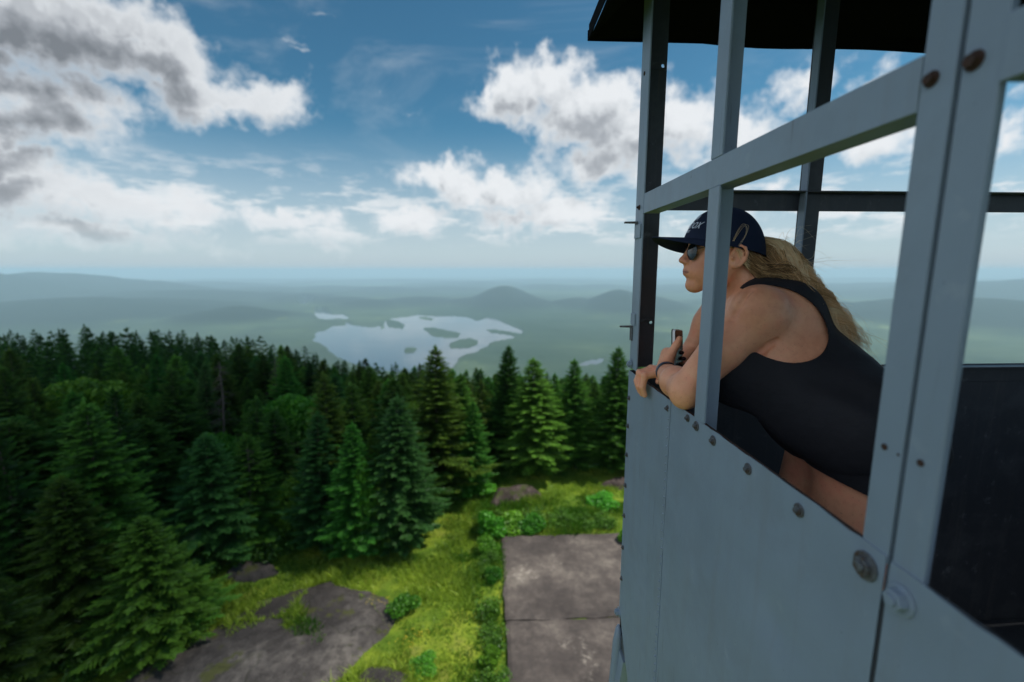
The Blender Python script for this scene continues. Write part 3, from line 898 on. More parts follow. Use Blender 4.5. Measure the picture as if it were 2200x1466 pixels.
def outcrop(poly_px, height, label, name="rock_outcrop", group=None, seed=0, mat=None, res=.12):
    poly = [tuple(g_at(*p)[:2]) for p in poly_px]
    xs = [p[0] for p in poly]; ys = [p[1] for p in poly]
    x0, x1, y0, y1 = min(xs), max(xs), min(ys), max(ys)
    cx, cy = (x0 + x1) / 2, (y0 + y1) / 2
    nx = int((x1 - x0 + .6) / res) + 1; ny = int((y1 - y0 + .6) / res) + 1
    X, Y = np.meshgrid(np.linspace(x0 - .3, x1 + .3, nx), np.linspace(y0 - .3, y1 + .3, ny), indexing='ij')
    wx = X + (fbm(X * 1.3 + seed, Y * 1.3, 4) - .5) * .55; wy = Y + (fbm(X * 1.3 + 9, Y * 1.3 + seed, 4) - .5) * .55
    ins = inpoly(wx, wy, poly)
    # distance to the outline
    dmin = np.full(X.shape, 9.0)
    for i in range(len(poly)):
        ax, ay = poly[i]; bx, by = poly[(i + 1) % len(poly)]
        t = np.clip(((wx - ax) * (bx - ax) + (wy - ay) * (by - ay)) / ((bx - ax) ** 2 + (by - ay) ** 2 + 1e-9), 0, 1)
        dmin = np.minimum(dmin, np.hypot(wx - ax - t * (bx - ax), wy - ay - t * (by - ay)))
    sd = np.where(ins, dmin, -dmin)
    g = ground_z(X, Y, False)
    h = height * (1 - np.exp(-np.clip(sd, 0, None) / (.35 * max(.6, min(x1 - x0, y1 - y0) * .4)))) + .06
    h = h + (fbm(X * .8 + seed, Y * .8, 4) - .5) * height * .9 * np.clip(sd, 0, 1) + (fbm(X * 4, Y * 4 + seed, 3) - .5) * .07
    Z = np.where(sd > 0, g + h, g + .06 + sd * 1.6)
    keep = sd > -.32
    n2 = ny
    idx = -np.ones(X.shape, int); idx[keep] = np.arange(keep.sum())
    q = np.stack([idx[:-1, :-1], idx[1:, :-1], idx[1:, 1:], idx[:-1, 1:]], -1).reshape(-1, 4)
    q = q[(q >= 0).all(1)]
    z0 = float(g.mean())
    V = np.stack([X[keep] - cx, Y[keep] - cy, Z[keep] - z0], -1)
    o = link(name, mesh_np(name, V, q, (mat or M_rock,), True), None, (cx, cy, z0))
    tag(o, label, "rock", group)
    return o
def slab(x0, x1, y0, y1, zt, label, seed):
    mb = MB(); nx = 40
    X = np.linspace(x0, x1, 44); Y = np.linspace(y0, y1, 40)
    V = []; F = []
    for i, x in enumerate(X):
        for j, y in enumerate(Y):
            e = min(x - x0, x1 - x, y - y0, y1 - y)
            jx = (fbm(np.array(x * 2.0 + seed), np.array(y * 2.0), 2) - .5) * .10 if e < .01 else 0
            V.append((x - x0 + float(jx), y - y0 + float(jx), zt + float(fbm(np.array(x + seed), np.array(y), 3) - .5) * .05 - (.03 if e < .01 else 0)))
    n = len(Y)
    for i in range(len(X) - 1):
        for j in range(n - 1): F.append((i * n + j, (i + 1) * n + j, (i + 1) * n + j + 1, i * n + j + 1))
    base = len(V)
    rim = [i * n for i in range(len(X))] + [(len(X) - 1) * n + j for j in range(1, n)] + [i * n + n - 1 for i in range(len(X) - 2, -1, -1)] + [j for j in range(n - 2, 0, -1)]
    for r_ in rim: V.append((V[r_][0], V[r_][1], -.35))
    for k in range(len(rim)):
        a, b = rim[k], rim[(k + 1) % len(rim)]
        F.append((b, a, base + k, base + (k + 1) % len(rim)))
    mb.add(V, F)
    o = link("concrete_slab", mb.mesh("concrete_slab", (M_conc,), False), None, (x0, y0, GZ))
    tag(o, label, "slab", "old concrete slabs in the clearing")
slab(.33, 5.15, 11.86, 16.1, .12, "square stained brown-grey concrete slab, the farther one, with pale scuffs in the middle", 2)
slab(.36, 5.15, 7.4, 11.842, .10, "square stained brown-grey concrete slab, the nearer one, cut by the bottom edge", 8)
outcrop([(700, 1243), (760, 1272), (830, 1295), (862, 1325), (835, 1365), (790, 1395), (752, 1432), (735, 1466), (700, 1520), (560, 1560), (200, 1560), (255, 1470), (300, 1438), (395, 1400), (470, 1345), (560, 1300), (640, 1270)], .20, "large bare grey-brown bedrock slope in the foreground clearing", seed=3)
outcrop([(478, 1240), (520, 1215), (570, 1212), (590, 1235), (545, 1260), (500, 1262)], .22, "small pale rock patch at the tree edge above the big bedrock slope", seed=11, res=.06)
outcrop([(748, 1500), (770, 1458), (830, 1440), (880, 1452), (900, 1500)], .2, "low grey rock in the grass at the bottom edge", seed=21, res=.06)
outcrop([(1045, 1084), (1062, 1062), (1105, 1052), (1150, 1055), (1165, 1070), (1120, 1078), (1085, 1080), (1060, 1092)], .42, "dark flat boulder in the grass beyond the green bushes", name="boulder", seed=31, res=.07, mat=M_rock_dk)
outcrop([(1285, 1048), (1320, 1030), (1375, 1025), (1380, 1045), (1330, 1052)], .34, "dark boulder at the tree edge beside the tower wall", name="boulder", seed=41, res=.07, mat=M_rock_dk)

# ------------------------------------------------------------------ foliage
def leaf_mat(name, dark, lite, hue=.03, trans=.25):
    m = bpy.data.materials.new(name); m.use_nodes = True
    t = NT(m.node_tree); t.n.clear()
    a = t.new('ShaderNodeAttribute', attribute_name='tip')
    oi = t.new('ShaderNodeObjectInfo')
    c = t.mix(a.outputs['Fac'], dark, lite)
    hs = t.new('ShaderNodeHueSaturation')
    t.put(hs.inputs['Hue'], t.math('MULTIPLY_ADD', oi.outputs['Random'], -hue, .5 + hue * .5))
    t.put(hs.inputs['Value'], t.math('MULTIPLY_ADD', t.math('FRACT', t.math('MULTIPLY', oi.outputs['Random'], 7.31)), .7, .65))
    hs.inputs['Saturation'].default_value = 1.0
    t.put(hs.inputs['Color'], c)
    d = t.new('ShaderNodeBsdfDiffuse'); t.put(d.inputs[0], hs.outputs[0])
    tr = t.new('ShaderNodeBsdfTranslucent'); t.put(tr.inputs[0], hs.outputs[0])
    gl = t.new('ShaderNodeBsdfGlossy'); gl.inputs['Roughness'].default_value = .5; gl.inputs[0].default_value = (1, 1, 1, 1)
    mx = t.new('ShaderNodeMixShader'); mx.inputs[0].default_value = trans
    t.l.new(d.outputs[0], mx.inputs[1]); t.l.new(tr.outputs[0], mx.inputs[2])
    m2 = t.new('ShaderNodeMixShader'); m2.inputs[0].default_value = .025
    t.l.new(mx.outputs[0], m2.inputs[1]); t.l.new(gl.outputs[0], m2.inputs[2])
    o = t.new('ShaderNodeOutputMaterial'); t.l.new(m2.outputs[0], o.inputs[0])
    return m
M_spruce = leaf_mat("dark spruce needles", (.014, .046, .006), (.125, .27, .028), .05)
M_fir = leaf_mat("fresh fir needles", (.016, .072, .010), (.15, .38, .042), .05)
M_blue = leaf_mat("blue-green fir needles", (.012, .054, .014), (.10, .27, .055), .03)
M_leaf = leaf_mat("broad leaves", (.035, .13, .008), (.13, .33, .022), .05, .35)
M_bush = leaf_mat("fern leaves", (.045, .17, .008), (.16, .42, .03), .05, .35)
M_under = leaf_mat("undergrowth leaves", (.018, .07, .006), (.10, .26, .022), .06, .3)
def bark(t, b):
    n = t.noise(t.vec('MULTIPLY', objco(t), (12, 12, 2.5)), 1.0, 5, .65)[0]
    t.put(b.inputs['Base Color'], t.ramp(n, [(.3, (.05, .038, .03)), (.6, (.12, .095, .08)), (.8, (.20, .17, .15))]))
M_bark = pmat("bark", (.1, .08, .06), .95, 0, .1, bark)
def dbark(t, b):
    n = t.noise(t.vec('MULTIPLY', objco(t), (10, 10, 2.0)), 1.0, 5, .65)[0]
    t.put(b.inputs['Base Color'], t.ramp(n, [(.3, (.06, .048, .042)), (.6, (.12, .10, .09)), (.8, (.19, .165, .15))]))
M_dead = pmat("bleached dead wood", (.2, .18, .16), .95, 0, .1, dbark)

def conifer(seed, H, R, mat, dens=1.0, power=.85, ragged=.25, bare=.05, droop=.12, tipc=.5, step=.17, tw=.075, tww=.055):
    rg = np.random.default_rng(seed)
    P0 = []; DD = []; LL = []; WW = []; TP = []   # twig base, direction, length, width, tip value
    z = H * bare + .1
    while z < H * .985:
        t = z / H
        nb = max(4, int(rg.integers(6, 9) * dens))
        a0 = rg.random() * 6.28
        for k in range(nb):
            a = a0 + 6.283 * k / nb + rg.normal() * .22
            L = R * min((1 - t) ** power, 1.28 * (1 - t) + .01) * (1 + rg.normal() * ragged * .6) + .05
            L *= min(1.0, .55 + 2.0 * t) if t < .22 else 1
            if rg.random() < ragged * .25: L *= rg.uniform(.25, .7)
            L = max(L, .06)
            zz = z + rg.normal() * step * .35
            rise = .9 * max(0, (t - .72)) * 2.6 + .10 - droop * (1 - t)
            hor = np.array([math.cos(a), math.sin(a), 0]); side = np.array([-math.sin(a), math.cos(a), 0])
            n = max(3, int(L / tw))
            s = (np.arange(n) + rg.random(n) * .6) / n
            zc = zz + L * (rise * s - droop * 1.5 * s ** 1.6 + (droop * 1.5 + .05) * s ** 3.2)
            base = hor[None] * (L * s)[:, None]; base = np.concatenate([base[:, :2], zc[:, None]], 1)
            for sg in (-1, 1):
                keep = s > .12
                tl_ = (.36 * L * (1 - s) ** .8 + .06) * rg.uniform(.7, 1.25, n)
                d = hor[None] * rg.uniform(.55, .95, n)[:, None] + side[None] * sg * rg.uniform(.55, .95, n)[:, None]
                d[:, 2] = rg.normal(size=n) * .14 - .03 + .35 * max(0, t - .75)
                d /= np.linalg.norm(d, axis=1)[:, None]
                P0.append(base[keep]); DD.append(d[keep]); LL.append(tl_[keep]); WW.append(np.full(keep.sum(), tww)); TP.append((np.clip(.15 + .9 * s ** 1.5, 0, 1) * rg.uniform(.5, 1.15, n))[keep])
            # leader of the branch
            m = max(2, n // 2); s = (np.arange(m) + .5) / m
            zc = zz + L * (rise * s - droop * 1.5 * s ** 1.6 + (droop * 1.5 + .05) * s ** 3.2)
            P0.append(np.concatenate([(hor[None] * (L * s)[:, None])[:, :2], zc[:, None]], 1)); d = np.repeat((hor + [0, 0, rise * .5])[None], m, 0); DD.append(d); LL.append(np.full(m, L / m * 1.3 + .04)); WW.append(np.full(m, tww * 1.1)); TP.append(s * .8)
        z += step * (1.15 - .45 * t) * rg.uniform(.8, 1.2)
    # top spire
    for k in range(7):
        zz = H * (.965 + .005 * k); a = rg.random() * 6.28
        P0.append(np.array([[0, 0, zz]])); DD.append(np.array([[math.cos(a) * .5, math.sin(a) * .5, .9]])); LL.append(np.array([.16])); WW.append(np.array([.04])); TP.append(np.array([.7]))
    P0.append(np.array([[0, 0, H * .97]])); DD.append(np.array([[0, 0, 1.]])); LL.append(np.array([H * .05 + .1])); WW.append(np.array([.035])); TP.append(np.array([.6]))
    P0 = np.concatenate(P0); D_ = np.concatenate(DD); L_ = np.concatenate(LL); W_ = np.concatenate(WW); T_ = np.concatenate(TP)
    D_ = D_ / np.linalg.norm(D_, axis=1)[:, None]
    P0 = P0 + rg.normal(size=P0.shape) * .012
    n = len(P0)
    up = rg.normal(size=(n, 3)) * .35 + [0, 0, 1]
    S1 = np.cross(D_, up); S1 /= np.linalg.norm(S1, axis=1)[:, None]
    N1 = np.cross(S1, D_)
    mid = P0 + D_ * (L_ * .42)[:, None]; end = P0 + D_ * L_[:, None]
    W1 = (W_ * rg.uniform(.8, 1.3, n))[:, None]
    V = np.stack([P0, mid + S1 * W1, end, mid - S1 * W1, P0 + N1 * .006, mid + N1 * W1 * .8, end + N1 * .004, mid - N1 * W1 * .55], 1).reshape(-1, 3)
    F = (np.arange(n)[:, None, None] * 8 + np.array([[0, 1, 2, 3], [4, 5, 6, 7]])[None]).reshape(-1, 4)
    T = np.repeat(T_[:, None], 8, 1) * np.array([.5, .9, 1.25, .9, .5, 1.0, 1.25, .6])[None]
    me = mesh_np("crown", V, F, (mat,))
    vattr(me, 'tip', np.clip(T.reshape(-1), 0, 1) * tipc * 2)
    mb = MB(); mb.tube([(0, 0, -.4), (.01, 0, H * .3), (0, .01, H * .65), (0, 0, H * .985)], [.025 * H * .55 + .02, .018 * H * .5, .01 * H * .45, .006], 7)
    return me, mb.mesh("trunk", (M_bark,), True)
def snag(seed, H):
    rg = random.Random(seed); mb = MB()
    mb.tube([(0, 0, -.4), (.03, 0, H * .4), (-.02, .02, H * .75), (.03, 0, H)], [.06, .048, .032, .010], 7)
    me = mb.mesh("trunk", (M_dead,), True)
    mb = MB()
    for k in range(70):
        z = H * rg.uniform(.12, .97); a = rg.uniform(0, 6.28); L = (1 - z / H) * 1.0 + .2; L *= rg.uniform(.4, 1.1)
        d = Vector((math.cos(a), math.sin(a), rg.uniform(-.35, .15)))
        p = Vector((0, 0, z)); q = p + d * L * .5 + Vector((0, 0, .04)); r_ = p + d * L + Vector((0, 0, -.1 * L))
        mb.tube([p, q, r_], [.016, .010, .003], 4)
        for u in range(4):
            b0 = p.lerp(r_, rg.uniform(.3, .95)); dd = Vector((rg.uniform(-1, 1), rg.uniform(-1, 1), rg.uniform(-.5, .2))).normalized()
            mb.tube([b0, b0 + dd * rg.uniform(.08, .3)], [.007, .002], 3)
    return mb.mesh("branches", (M_dead,), True), me
def leafy(seed, rx, rz, n, mat, leaf=.07, lob=9, zc=None, stem=True):
    rg = np.random.default_rng(seed)
    zc = rz if zc is None else zc
    cl = rg.normal(size=(lob, 3)); cl /= np.linalg.norm(cl, axis=1)[:, None]; cl *= rg.uniform(.3, .72, (lob, 1))
    k = rg.integers(0, lob, n)
    d = rg.normal(size=(n, 3)); d /= np.linalg.norm(d, axis=1)[:, None]
    rr = rg.uniform(.55, 1.0, n) ** .6 * .45
    U = cl[k] + d * rr[:, None]
    U[:, 2] = np.where(U[:, 2] < -.75, -.75, U[:, 2])
    C = U * [rx, rx, rz] + [0, 0, zc]
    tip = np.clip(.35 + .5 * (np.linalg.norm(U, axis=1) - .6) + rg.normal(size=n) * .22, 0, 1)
    D_ = rg.normal(size=(n, 3)) + [0, 0, .2] + U * .8; D_ /= np.linalg.norm(D_, axis=1)[:, None]
    S = np.cross(D_, rg.normal(size=(n, 3))); S /= np.linalg.norm(S, axis=1)[:, None]
    l = (leaf * rg.uniform(.6, 1.4, n))[:, None]
    V = np.stack([C - D_ * l, C + S * l * .55, C + D_ * l, C - S * l * .55], 1).reshape(-1, 3)
    F = (np.arange(n)[:, None] * 4 + np.arange(4)[None])
    me = mesh_np("crown", V, F, (mat,)); vattr(me, 'tip', np.repeat(tip, 4))
    mb = MB()
    if stem:
        r0 = .03 + rx * .03
        mb.tube([(0, 0, -.3), (0, .02, zc * .6), (.03, 0, zc)], [r0, r0 * .8, r0 * .5], 6)
        for q in range(min(lob, 7)):
            mb.tube([(0, .01, zc * .45), tuple(cl[q] * [rx * .7, rx * .7, rz * .8] + [0, 0, zc])], [r0 * .6, r0 * .2], 4)
        return me, mb.mesh("trunk", (M_bark,), True)
    return me, None

TREE_N = 0
def put_tree(kind, me_crown, me_trunk, loc, s, rz, label, cat, group=None, names=("crown", "trunk"), sxy=1.0):
    o = empty(kind, tuple(loc), label, cat, group, rz)
    o.scale = (s * sxy, s * sxy, s)
    _t = random.Random(int(abs(loc[0] * 977 + loc[1] * 331)))
    o.rotation_euler = (_t.uniform(-.045, .045), _t.uniform(-.045, .045), rz)
    link(names[0], me_crown, o)
    if me_trunk is not None: link(names[1], me_trunk, o)
    return o
def from_px(bx, by, ty):
    """ground point under pixel (bx, by) and the height that reaches pixel row ty"""
    d = ray(bx, by)
    # march to the ground
    s0 = 5.0
    for _ in range(4000):
        p = d * s0
        if p[2] < gz1(p[0], p[1]): break
        s0 += .05
    p = d * s0
    z = gz1(p[0], p[1])
    h = math.hypot(p[0], p[1])
    lo, hi = 0, 30
    for _ in range(30):
        m = (lo + hi) / 2
        if to_px((p[0], p[1], z + m))[1] > ty: lo = m
        else: hi = m
    return p[0], p[1], z, lo
def build_trees():
    rg = random.Random(11)
    NR = (5.5, 1.5)
    V = {}
    F_ = dict(step=.115, tw=.042, tww=.026)
    V['fir1'] = conifer(1, 5.5, 1.55, M_fir, 1.25, .72, .12, .03, .05, .62, **dict(F_, step=.15))
    V['fir2'] = conifer(2, 5.5, 1.35, M_blue, 1.2, .78, .22, .04, .04, .55, **F_)
    V['fir3'] = conifer(3, 5.5, 1.25, M_blue, 1.1, .85, .28, .05, .03, .5, **F_)
    V['sp1'] = conifer(4, 5.5, 1.35, M_spruce, 1.1, .8, .35, .06, .06, .45, **F_)
    V['sp2'] = conifer(5, 5.5, 1.15, M_spruce, 1.0, .7, .5, .10, .08, .45, **F_)
    V['sp3'] = conifer(6, 5.5, 1.0, M_spruce, .9, .65, .6, .22, .05, .4, **F_)
    V['sp4'] = conifer(7, 5.5, 1.5, M_spruce, 1.15, .85, .3, .04, .06, .5, **F_)
    V['sp5'] = conifer(8, 5.5, .9, M_spruce, .85, .55, .7, .35, .04, .4, **F_)
    V['gr1'] = conifer(9, 5.5, 1.3, M_fir, 1.1, .8, .35, .06, .05, .5, **F_)
    V['gr2'] = conifer(10, 5.5, 1.1, M_fir, 1.0, .75, .5, .12, .06, .45, **F_)
    # trees one can tell apart: (base px, base py, top py, half width px, variant, label)
    K = [
        (1152, 1012, 768, 88, 'fir1', "broad fresh green layered fir in front of the tree line left of the tower", "fir tree"),
        (1085, 1000, 742, 62, 'sp4', "tall dark pointed spruce just left of the broad layered fir", "spruce tree"),
        (1237, 1005, 772, 56, 'gr1', "mid green spruce between the layered fir and the tower", "spruce tree"),
        (1310, 1010, 744, 64, 'sp4', "dark tall spruce standing closest to the tower wall", "spruce tree"),
        (1365, 1010, 760, 50, 'gr1', "green spruce half hidden by the tower wall", "spruce tree"),
        (1012, 1062, 862, 42, 'gr2', "small green spruce at the right foot of the brown-branched spruce", "spruce tree"),
        (940, 1075, 745, 90, 'sp1', "big spruce with brown inner branches left of the grass strip", "spruce tree"),
        (985, 1040, 800, 60, 'gr1', "spruce with bright tips behind the grass strip", "spruce tree"),
        (862, 1170, 845, 92, 'fir2', "pointed blue-green fir at the edge of the clearing, rightmost of the near clump", "fir tree"),
        (770, 1190, 905, 66, 'gr1', "green fir in the middle of the near clump", "fir tree"),
        (692, 1180, 885, 66, 'fir3', "slender blue-green fir leftmost of the near clump", "fir tree"),
        (815, 1178, 930, 50, 'sp2', "low dark spruce filling the near clump", "spruce tree"),
        (725, 1150, 800, 70, 'sp1', "dark spruce standing behind the near clump", "spruce tree"),
        (700, 1000, 775, 42, 'sp3', "narrow spruce rising above the bright round leafy tree", "spruce tree"),
        (470, 1195, 925, 84, 'fir3', "dull blue-green fir above the small pale rock patch", "fir tree"),
        (455, 1050, 778, 34, 'fir3', "slim pale blue-green fir beside the dead grey trunk", "fir tree"),
        (345, 1385, 1108, 92, 'sp4', "lone bushy dark spruce beside the bedrock slope", "spruce tree"),
        (405, 1345, 1225, 52, 'gr2', "low spruce at the right foot of the lone bushy spruce", "spruce tree"),
        (225, 1185, 868, 115, 'sp1', "very large dark spruce at left behind the lone bushy spruce", "spruce tree"),
        (75, 1230, 905, 110, 'sp4', "large shaded spruce near the left edge", "spruce tree"),
        (-40, 1220, 850, 120, 'sp1', "shaded spruce cut by the left edge", "spruce tree"),
        (15, 1560, 1160, 66, 'sp3', "thin brownish spruce in the bottom left corner", "spruce tree"),
        (330, 1160, 900, 90, 'sp4', "dark spruce right of the very large dark spruce", "spruce tree"),
        (560, 1170, 930, 70, 'sp1', "dark spruce in shade between the dull fir and the near clump", "spruce tree"),
        (600, 1130, 880, 60, 'sp2', "ragged spruce left of the yellow-green sapling", "spruce tree"),
    ]
    placed = []
    for (bx, by, ty, hw, v, lab, cat) in K:
        x, y, z, h = from_px(bx, by, ty)
        w = hw / 978.0 * math.hypot(x, y) * .98
        s = h / 5.62
        baseR = {'fir1': 1.55, 'fir2': 1.35, 'fir3': 1.25, 'sp1': 1.35, 'sp2': 1.15, 'sp3': 1.0, 'sp4': 1.5, 'sp5': .9, 'gr1': 1.3, 'gr2': 1.1}[v]
        put_tree("fir_tree" if 'fir tree' == cat else "spruce_tree", V[v][0], V[v][1], (x, y, z), s, rg.uniform(0, 6.28), lab, cat, None, sxy=w / (baseR * s) * 1.22)
        placed.append((x, y, w * .75))
    # leafy trees
    clear = []
    L1 = leafy(21, 1.4, 1.3, 9000, M_leaf, .075, 14, 2.6)
    L2 = leafy(22, .75, 1.25, 5200, M_leaf, .07, 12, 1.35)
    for (bx, by, ty, hw, m, h0, r0, lab) in (
        (645, 1050, 832, 70, L1, 3.9, 1.4, "bright round leafy tree among the spruces left of the near clump"),
        (215, 1010, 800, 60, L1, 3.9, 1.4, "yellow-green leafy tree top among dark spruces on the left"),
        (622, 1165, 1030, 42, L2, 2.6, .75, "slim yellow-green leafy sapling at the left foot of the near clump"),
        (785, 1195, 985, 30, L2, 2.6, .75, "thin bright leafy sapling growing in front of the near clump"),
        (480, 1120, 925, 50, L1, 3.9, 1.4, "light green leafy top behind the dull blue-green fir"),
        (905, 1000, 850, 46, L1, 3.9, 1.4, "small light leafy tree behind the brown-branched spruce"),
    ):
        x, y, z, h = from_px(bx, by, ty); s = h / h0; w = hw / 978.0 * math.hypot(x, y)
        put_tree("leafy_tree", m[0], m[1], (x, y, z), s, rg.uniform(0, 6), lab, "leafy tree", None, sxy=w / (r0 * s))
        placed.append((x, y, w * .5)); clear.append((math.degrees(math.atan2(x, y)), math.hypot(x, y), math.degrees(math.atan2(w, math.hypot(x, y))) * 1.0))
    # dead trees
    S1 = snag(31, 5.5); S2 = snag(32, 5.5)
    for i, (bx, by, ty, lab) in enumerate(((492, 1090, 778, "bleached dead tree trunk beside the slim pale fir"), (545, 1180, 960, "grey dead tree with bare branches right of the dull blue-green fir"), 
                                      (600, 1000, 770, "dead pale trunk among far spruces above the bright round tree"))):
        x, y, z, h = from_px(bx, by, ty)
        put_tree("dead_tree", (S1, S2)[i % 2][0], (S1, S2)[i % 2][1], (x, y, z), h / 5.5, rg.uniform(0, 6), lab, "dead tree", None, ("branches", "trunk"))
    # the forest: dart throwing between the tree line and the crest
    spots = []
    tries = 0
    def ok(x, y, md):
        for (a, b, w) in placed + spots:
            if (a - x) ** 2 + (b - y) ** 2 < (md + w) ** 2 * .8: return False
        return True
    while tries < 26000:
        tries += 1
        a = rg.uniform(-56, 30)
        rl = float(np.interp(a, LN_AZ, LN_R)) + .8; rc = float(np.interp(a, SKY_AZ, CR_R)) + 6
        r = math.sqrt(rg.uniform(rl * rl, rc * rc))
        x, y = r * math.sin(math.radians(a)), r * math.cos(math.radians(a))
        md = .62 + .010 * r
        if not ok(x, y, md): continue
        if any(abs(a - ca) < cw and r < cr and r > cr - 7 for (ca, cr, cw) in clear): continue
        spots.append((x, y, md * .55))
    out = []
    for (x, y, w) in spots:
        z = gz1(x, y)
        px, py0 = to_px((x, y, z))
        ys = float(np.interp(px, SKY_X, SKY_Y)) + abs(rg.gauss(0, 14)) - (12 if rg.random() < .2 else 0)
        h = rg.uniform(4.3, 6.6)
        d = ray(px, ys); hmax = math.hypot(x, y) * d[2] / math.hypot(d[0], d[1]) - z
        h = min(h, hmax)
        if h < 1.8: continue
        out.append((math.hypot(x, y), x, y, z, h))
    out.sort()
    kinds = ['sp1', 'sp2', 'sp3', 'gr1', 'sp5', 'gr1', 'gr2', 'sp2', 'gr2', 'fir3', 'sp5', 'sp4']
    near = out[:235]; rest = out[235:]
    for (r, x, y, z, h) in near:
        v = rg.choice(kinds)
        px = to_px((x, y, z + h))[0]
        side = "left part of the wood" if px < 450 else ("middle of the wood" if px < 850 else "right part of the wood, towards the tower")
        dist = "front rows" if r < 26 else ("middle rows" if r < 36 else "back rows")
        hd = "short" if h < 4.2 else ("mid-sized" if h < 5.6 else "tall")
        kd = {'gr1': "fresh green", 'gr2': "ragged green", 'fir3': "blue-green", 'sp1': "dark full", 'sp4': "dark broad", 'sp2': "dark ragged", 'sp3': "thin ragged", 'sp5': "bare-stemmed"}[v]
        k = h / 5.62
        put_tree("spruce_tree", V[v][0], V[v][1], (x, y, z), k, rg.uniform(0, 6.28), f"{hd} {kd} spruce in the {dist}, {side}", "spruce tree", f"{hd} {kd} spruces in the {dist}, {side}", sxy=rg.uniform(1.0, 1.5) * (5.5 / h) ** .4)
    # beyond 300: one object for the back of the wood
    low = [conifer(40 + i, 5.5, 1.15 + .1 * i, M_spruce, .8, .7, .4, .1, .12, .45, .26, .12)[0] for i in range(3)]
    data = []
    for m in low:
        c = np.zeros(len(m.vertices) * 3, np.float32); m.vertices.foreach_get('co', c)
        t = np.zeros(len(m.vertices), np.float32); m.attributes['tip'].data.foreach_get('value', t)
        f = np.zeros(len(m.loops), np.int32); m.loops.foreach_get('vertex_index', f)
        data.append((c.reshape(-1, 3), t, f.reshape(-1, 4)))
    VV = []; FF = []; TT = []; off = 0
    for (r, x, y, z, h) in rest:
        c, t, f = data[rg.randrange(3)]
        a = rg.uniform(0, 6.28); k = h / 5.62; w = k * rg.uniform(.8, 1.15)
        ca, sa = math.cos(a), math.sin(a)
        q = np.stack([(c[:, 0] * ca - c[:, 1] * sa) * w + x, (c[:, 0] * sa + c[:, 1] * ca) * w + y, c[:, 2] * k + z], -1)
        VV.append(q); FF.append(f + off); TT.append(t * rg.uniform(.5, 1.5)); off += len(q)
    print("trees:", len(near), "rest:", len(rest))
    if VV:
        me = mesh_np("far_wood", np.concatenate(VV), np.concatenate(FF), (M_spruce,)); vattr(me, 'tip', np.concatenate(TT))
        tag(link("far_wood", me), "dark spruces massed along the crest behind the nearer rows", "wood", None, 'stuff')
    # bushes
    B1 = leafy(51, .6, .45, 2600, M_bush, .045, 12, .40, False); B2 = leafy(52, .6, .45, 2200, M_bush, .055, 10, .40, False)
    k = 0
    for (px, py, hw, hh, lab) in ((865, 1312, 34, 40, "round bright green bush beside the tip of the bedrock slope"), (1050, 1150, 36, 50, "tall bright fern bush at the far left corner of the far slab"), (1100, 1142, 40, 36, "bright fern bush in the middle of the row beyond the slab"), (1145, 1140, 34, 32, "bright fern bush at the right end of the row beyond the slab"),
                                  (1052, 1188, 26, 40, "darker fern clump left of the far slab corner"), (1062, 1330, 18, 34, "leafy tuft halfway along the slabs' left edge"), (1060, 1250, 18, 34, "leafy tuft at the left edge of the far slab"), (1055, 1425, 24, 40, "leafy tuft at the left edge of the near slab"), (1290, 1085, 34, 22, "low bright bush in front of the dark boulder by the tower"),
                                  (1345, 1170, 16, 36, "small green bush at the far slab beside the tower wall"), (905, 1440, 34, 26, "low green shrub at the bottom between rock and slabs"), (1000, 1060, 50, 34, "low bush at the head of the grass strip")):
        x, y, z, _ = from_px(px, py, py - 10)
        w = 1.2 * hw / 978.0 * math.hypot(x, y); hz = hh / 978.0 * math.hypot(x, y) / .85
        m = (B1, B2)[k % 2]; k += 1
        o = link("bush", m[0], None, (x, y, z - .05), (0, 0, rg.uniform(0, 6)), (w / .6, w / .6, hz / .85))
        tag(o, lab, "bush", "bushes in the clearing")
    # undergrowth along the tree line and beneath the first rows
    N = 620; parts = []
    c0 = np.zeros(len(B2[0].vertices) * 3, np.float32); B2[0].vertices.foreach_get('co', c0); c0 = c0.reshape(-1, 3)
    t0 = np.zeros(len(B2[0].vertices), np.float32); B2[0].attributes['tip'].data.foreach_get('value', t0)
    f0 = np.zeros(len(B2[0].loops), np.int32); B2[0].loops.foreach_get('vertex_index', f0); f0 = f0.reshape(-1, 4)
    VV = []; FF = []; TT = []; off = 0
    for i in range(N):
        a = rg.uniform(-50, 18); rl = float(np.interp(a, LN_AZ, LN_R))
        r = rl + (rg.gauss(0, .5) if rg.random() < .45 else rg.uniform(.5, 8)) + .2
        x, y = r * math.sin(math.radians(a)), r * math.cos(math.radians(a)); z = gz1(x, y)
        sel = np.zeros(len(c0) // 4, bool); q0 = rg.randrange(0, len(sel) - 700); sel[q0:q0 + 500] = True
        vs = np.repeat(sel, 4)
        s = rg.uniform(.45, 1.1)
        q = c0[vs] * [s, s, s * rg.uniform(.6, 1.3)] + [x, y, z]
        VV.append(q); FF.append(np.arange(len(q)).reshape(-1, 4) + off); TT.append(t0[vs] * rg.uniform(.2, 1.3)); off += len(q)
    for i in range(420):
        if i % 3 == 0: x, y = rg.uniform(-.15, 4.9), 16.45 + abs(rg.gauss(0, .45)) * (1.5 if rg.random() < .5 else .5)
        elif i % 3 == 1:
            x, y = rg.gauss(.0, .22), rg.uniform(8.5, 16.6)
            if math.sin(y * 2.3) + math.sin(y * 5.1 + 1) < .1: continue
        else: x, y = rg.uniform(-.6, 1.9), rg.uniform(16.4, 17.6)
        if x > .28 and y < 16.25: continue
        z = gz1(x, y); q0 = rg.randrange(0, len(c0) // 4 - 400)
        s = rg.uniform(.25, .6); q = c0[q0 * 4:(q0 + 260) * 4] * [s, s, s * rg.uniform(.5, 1.1)] + [x, y, z]
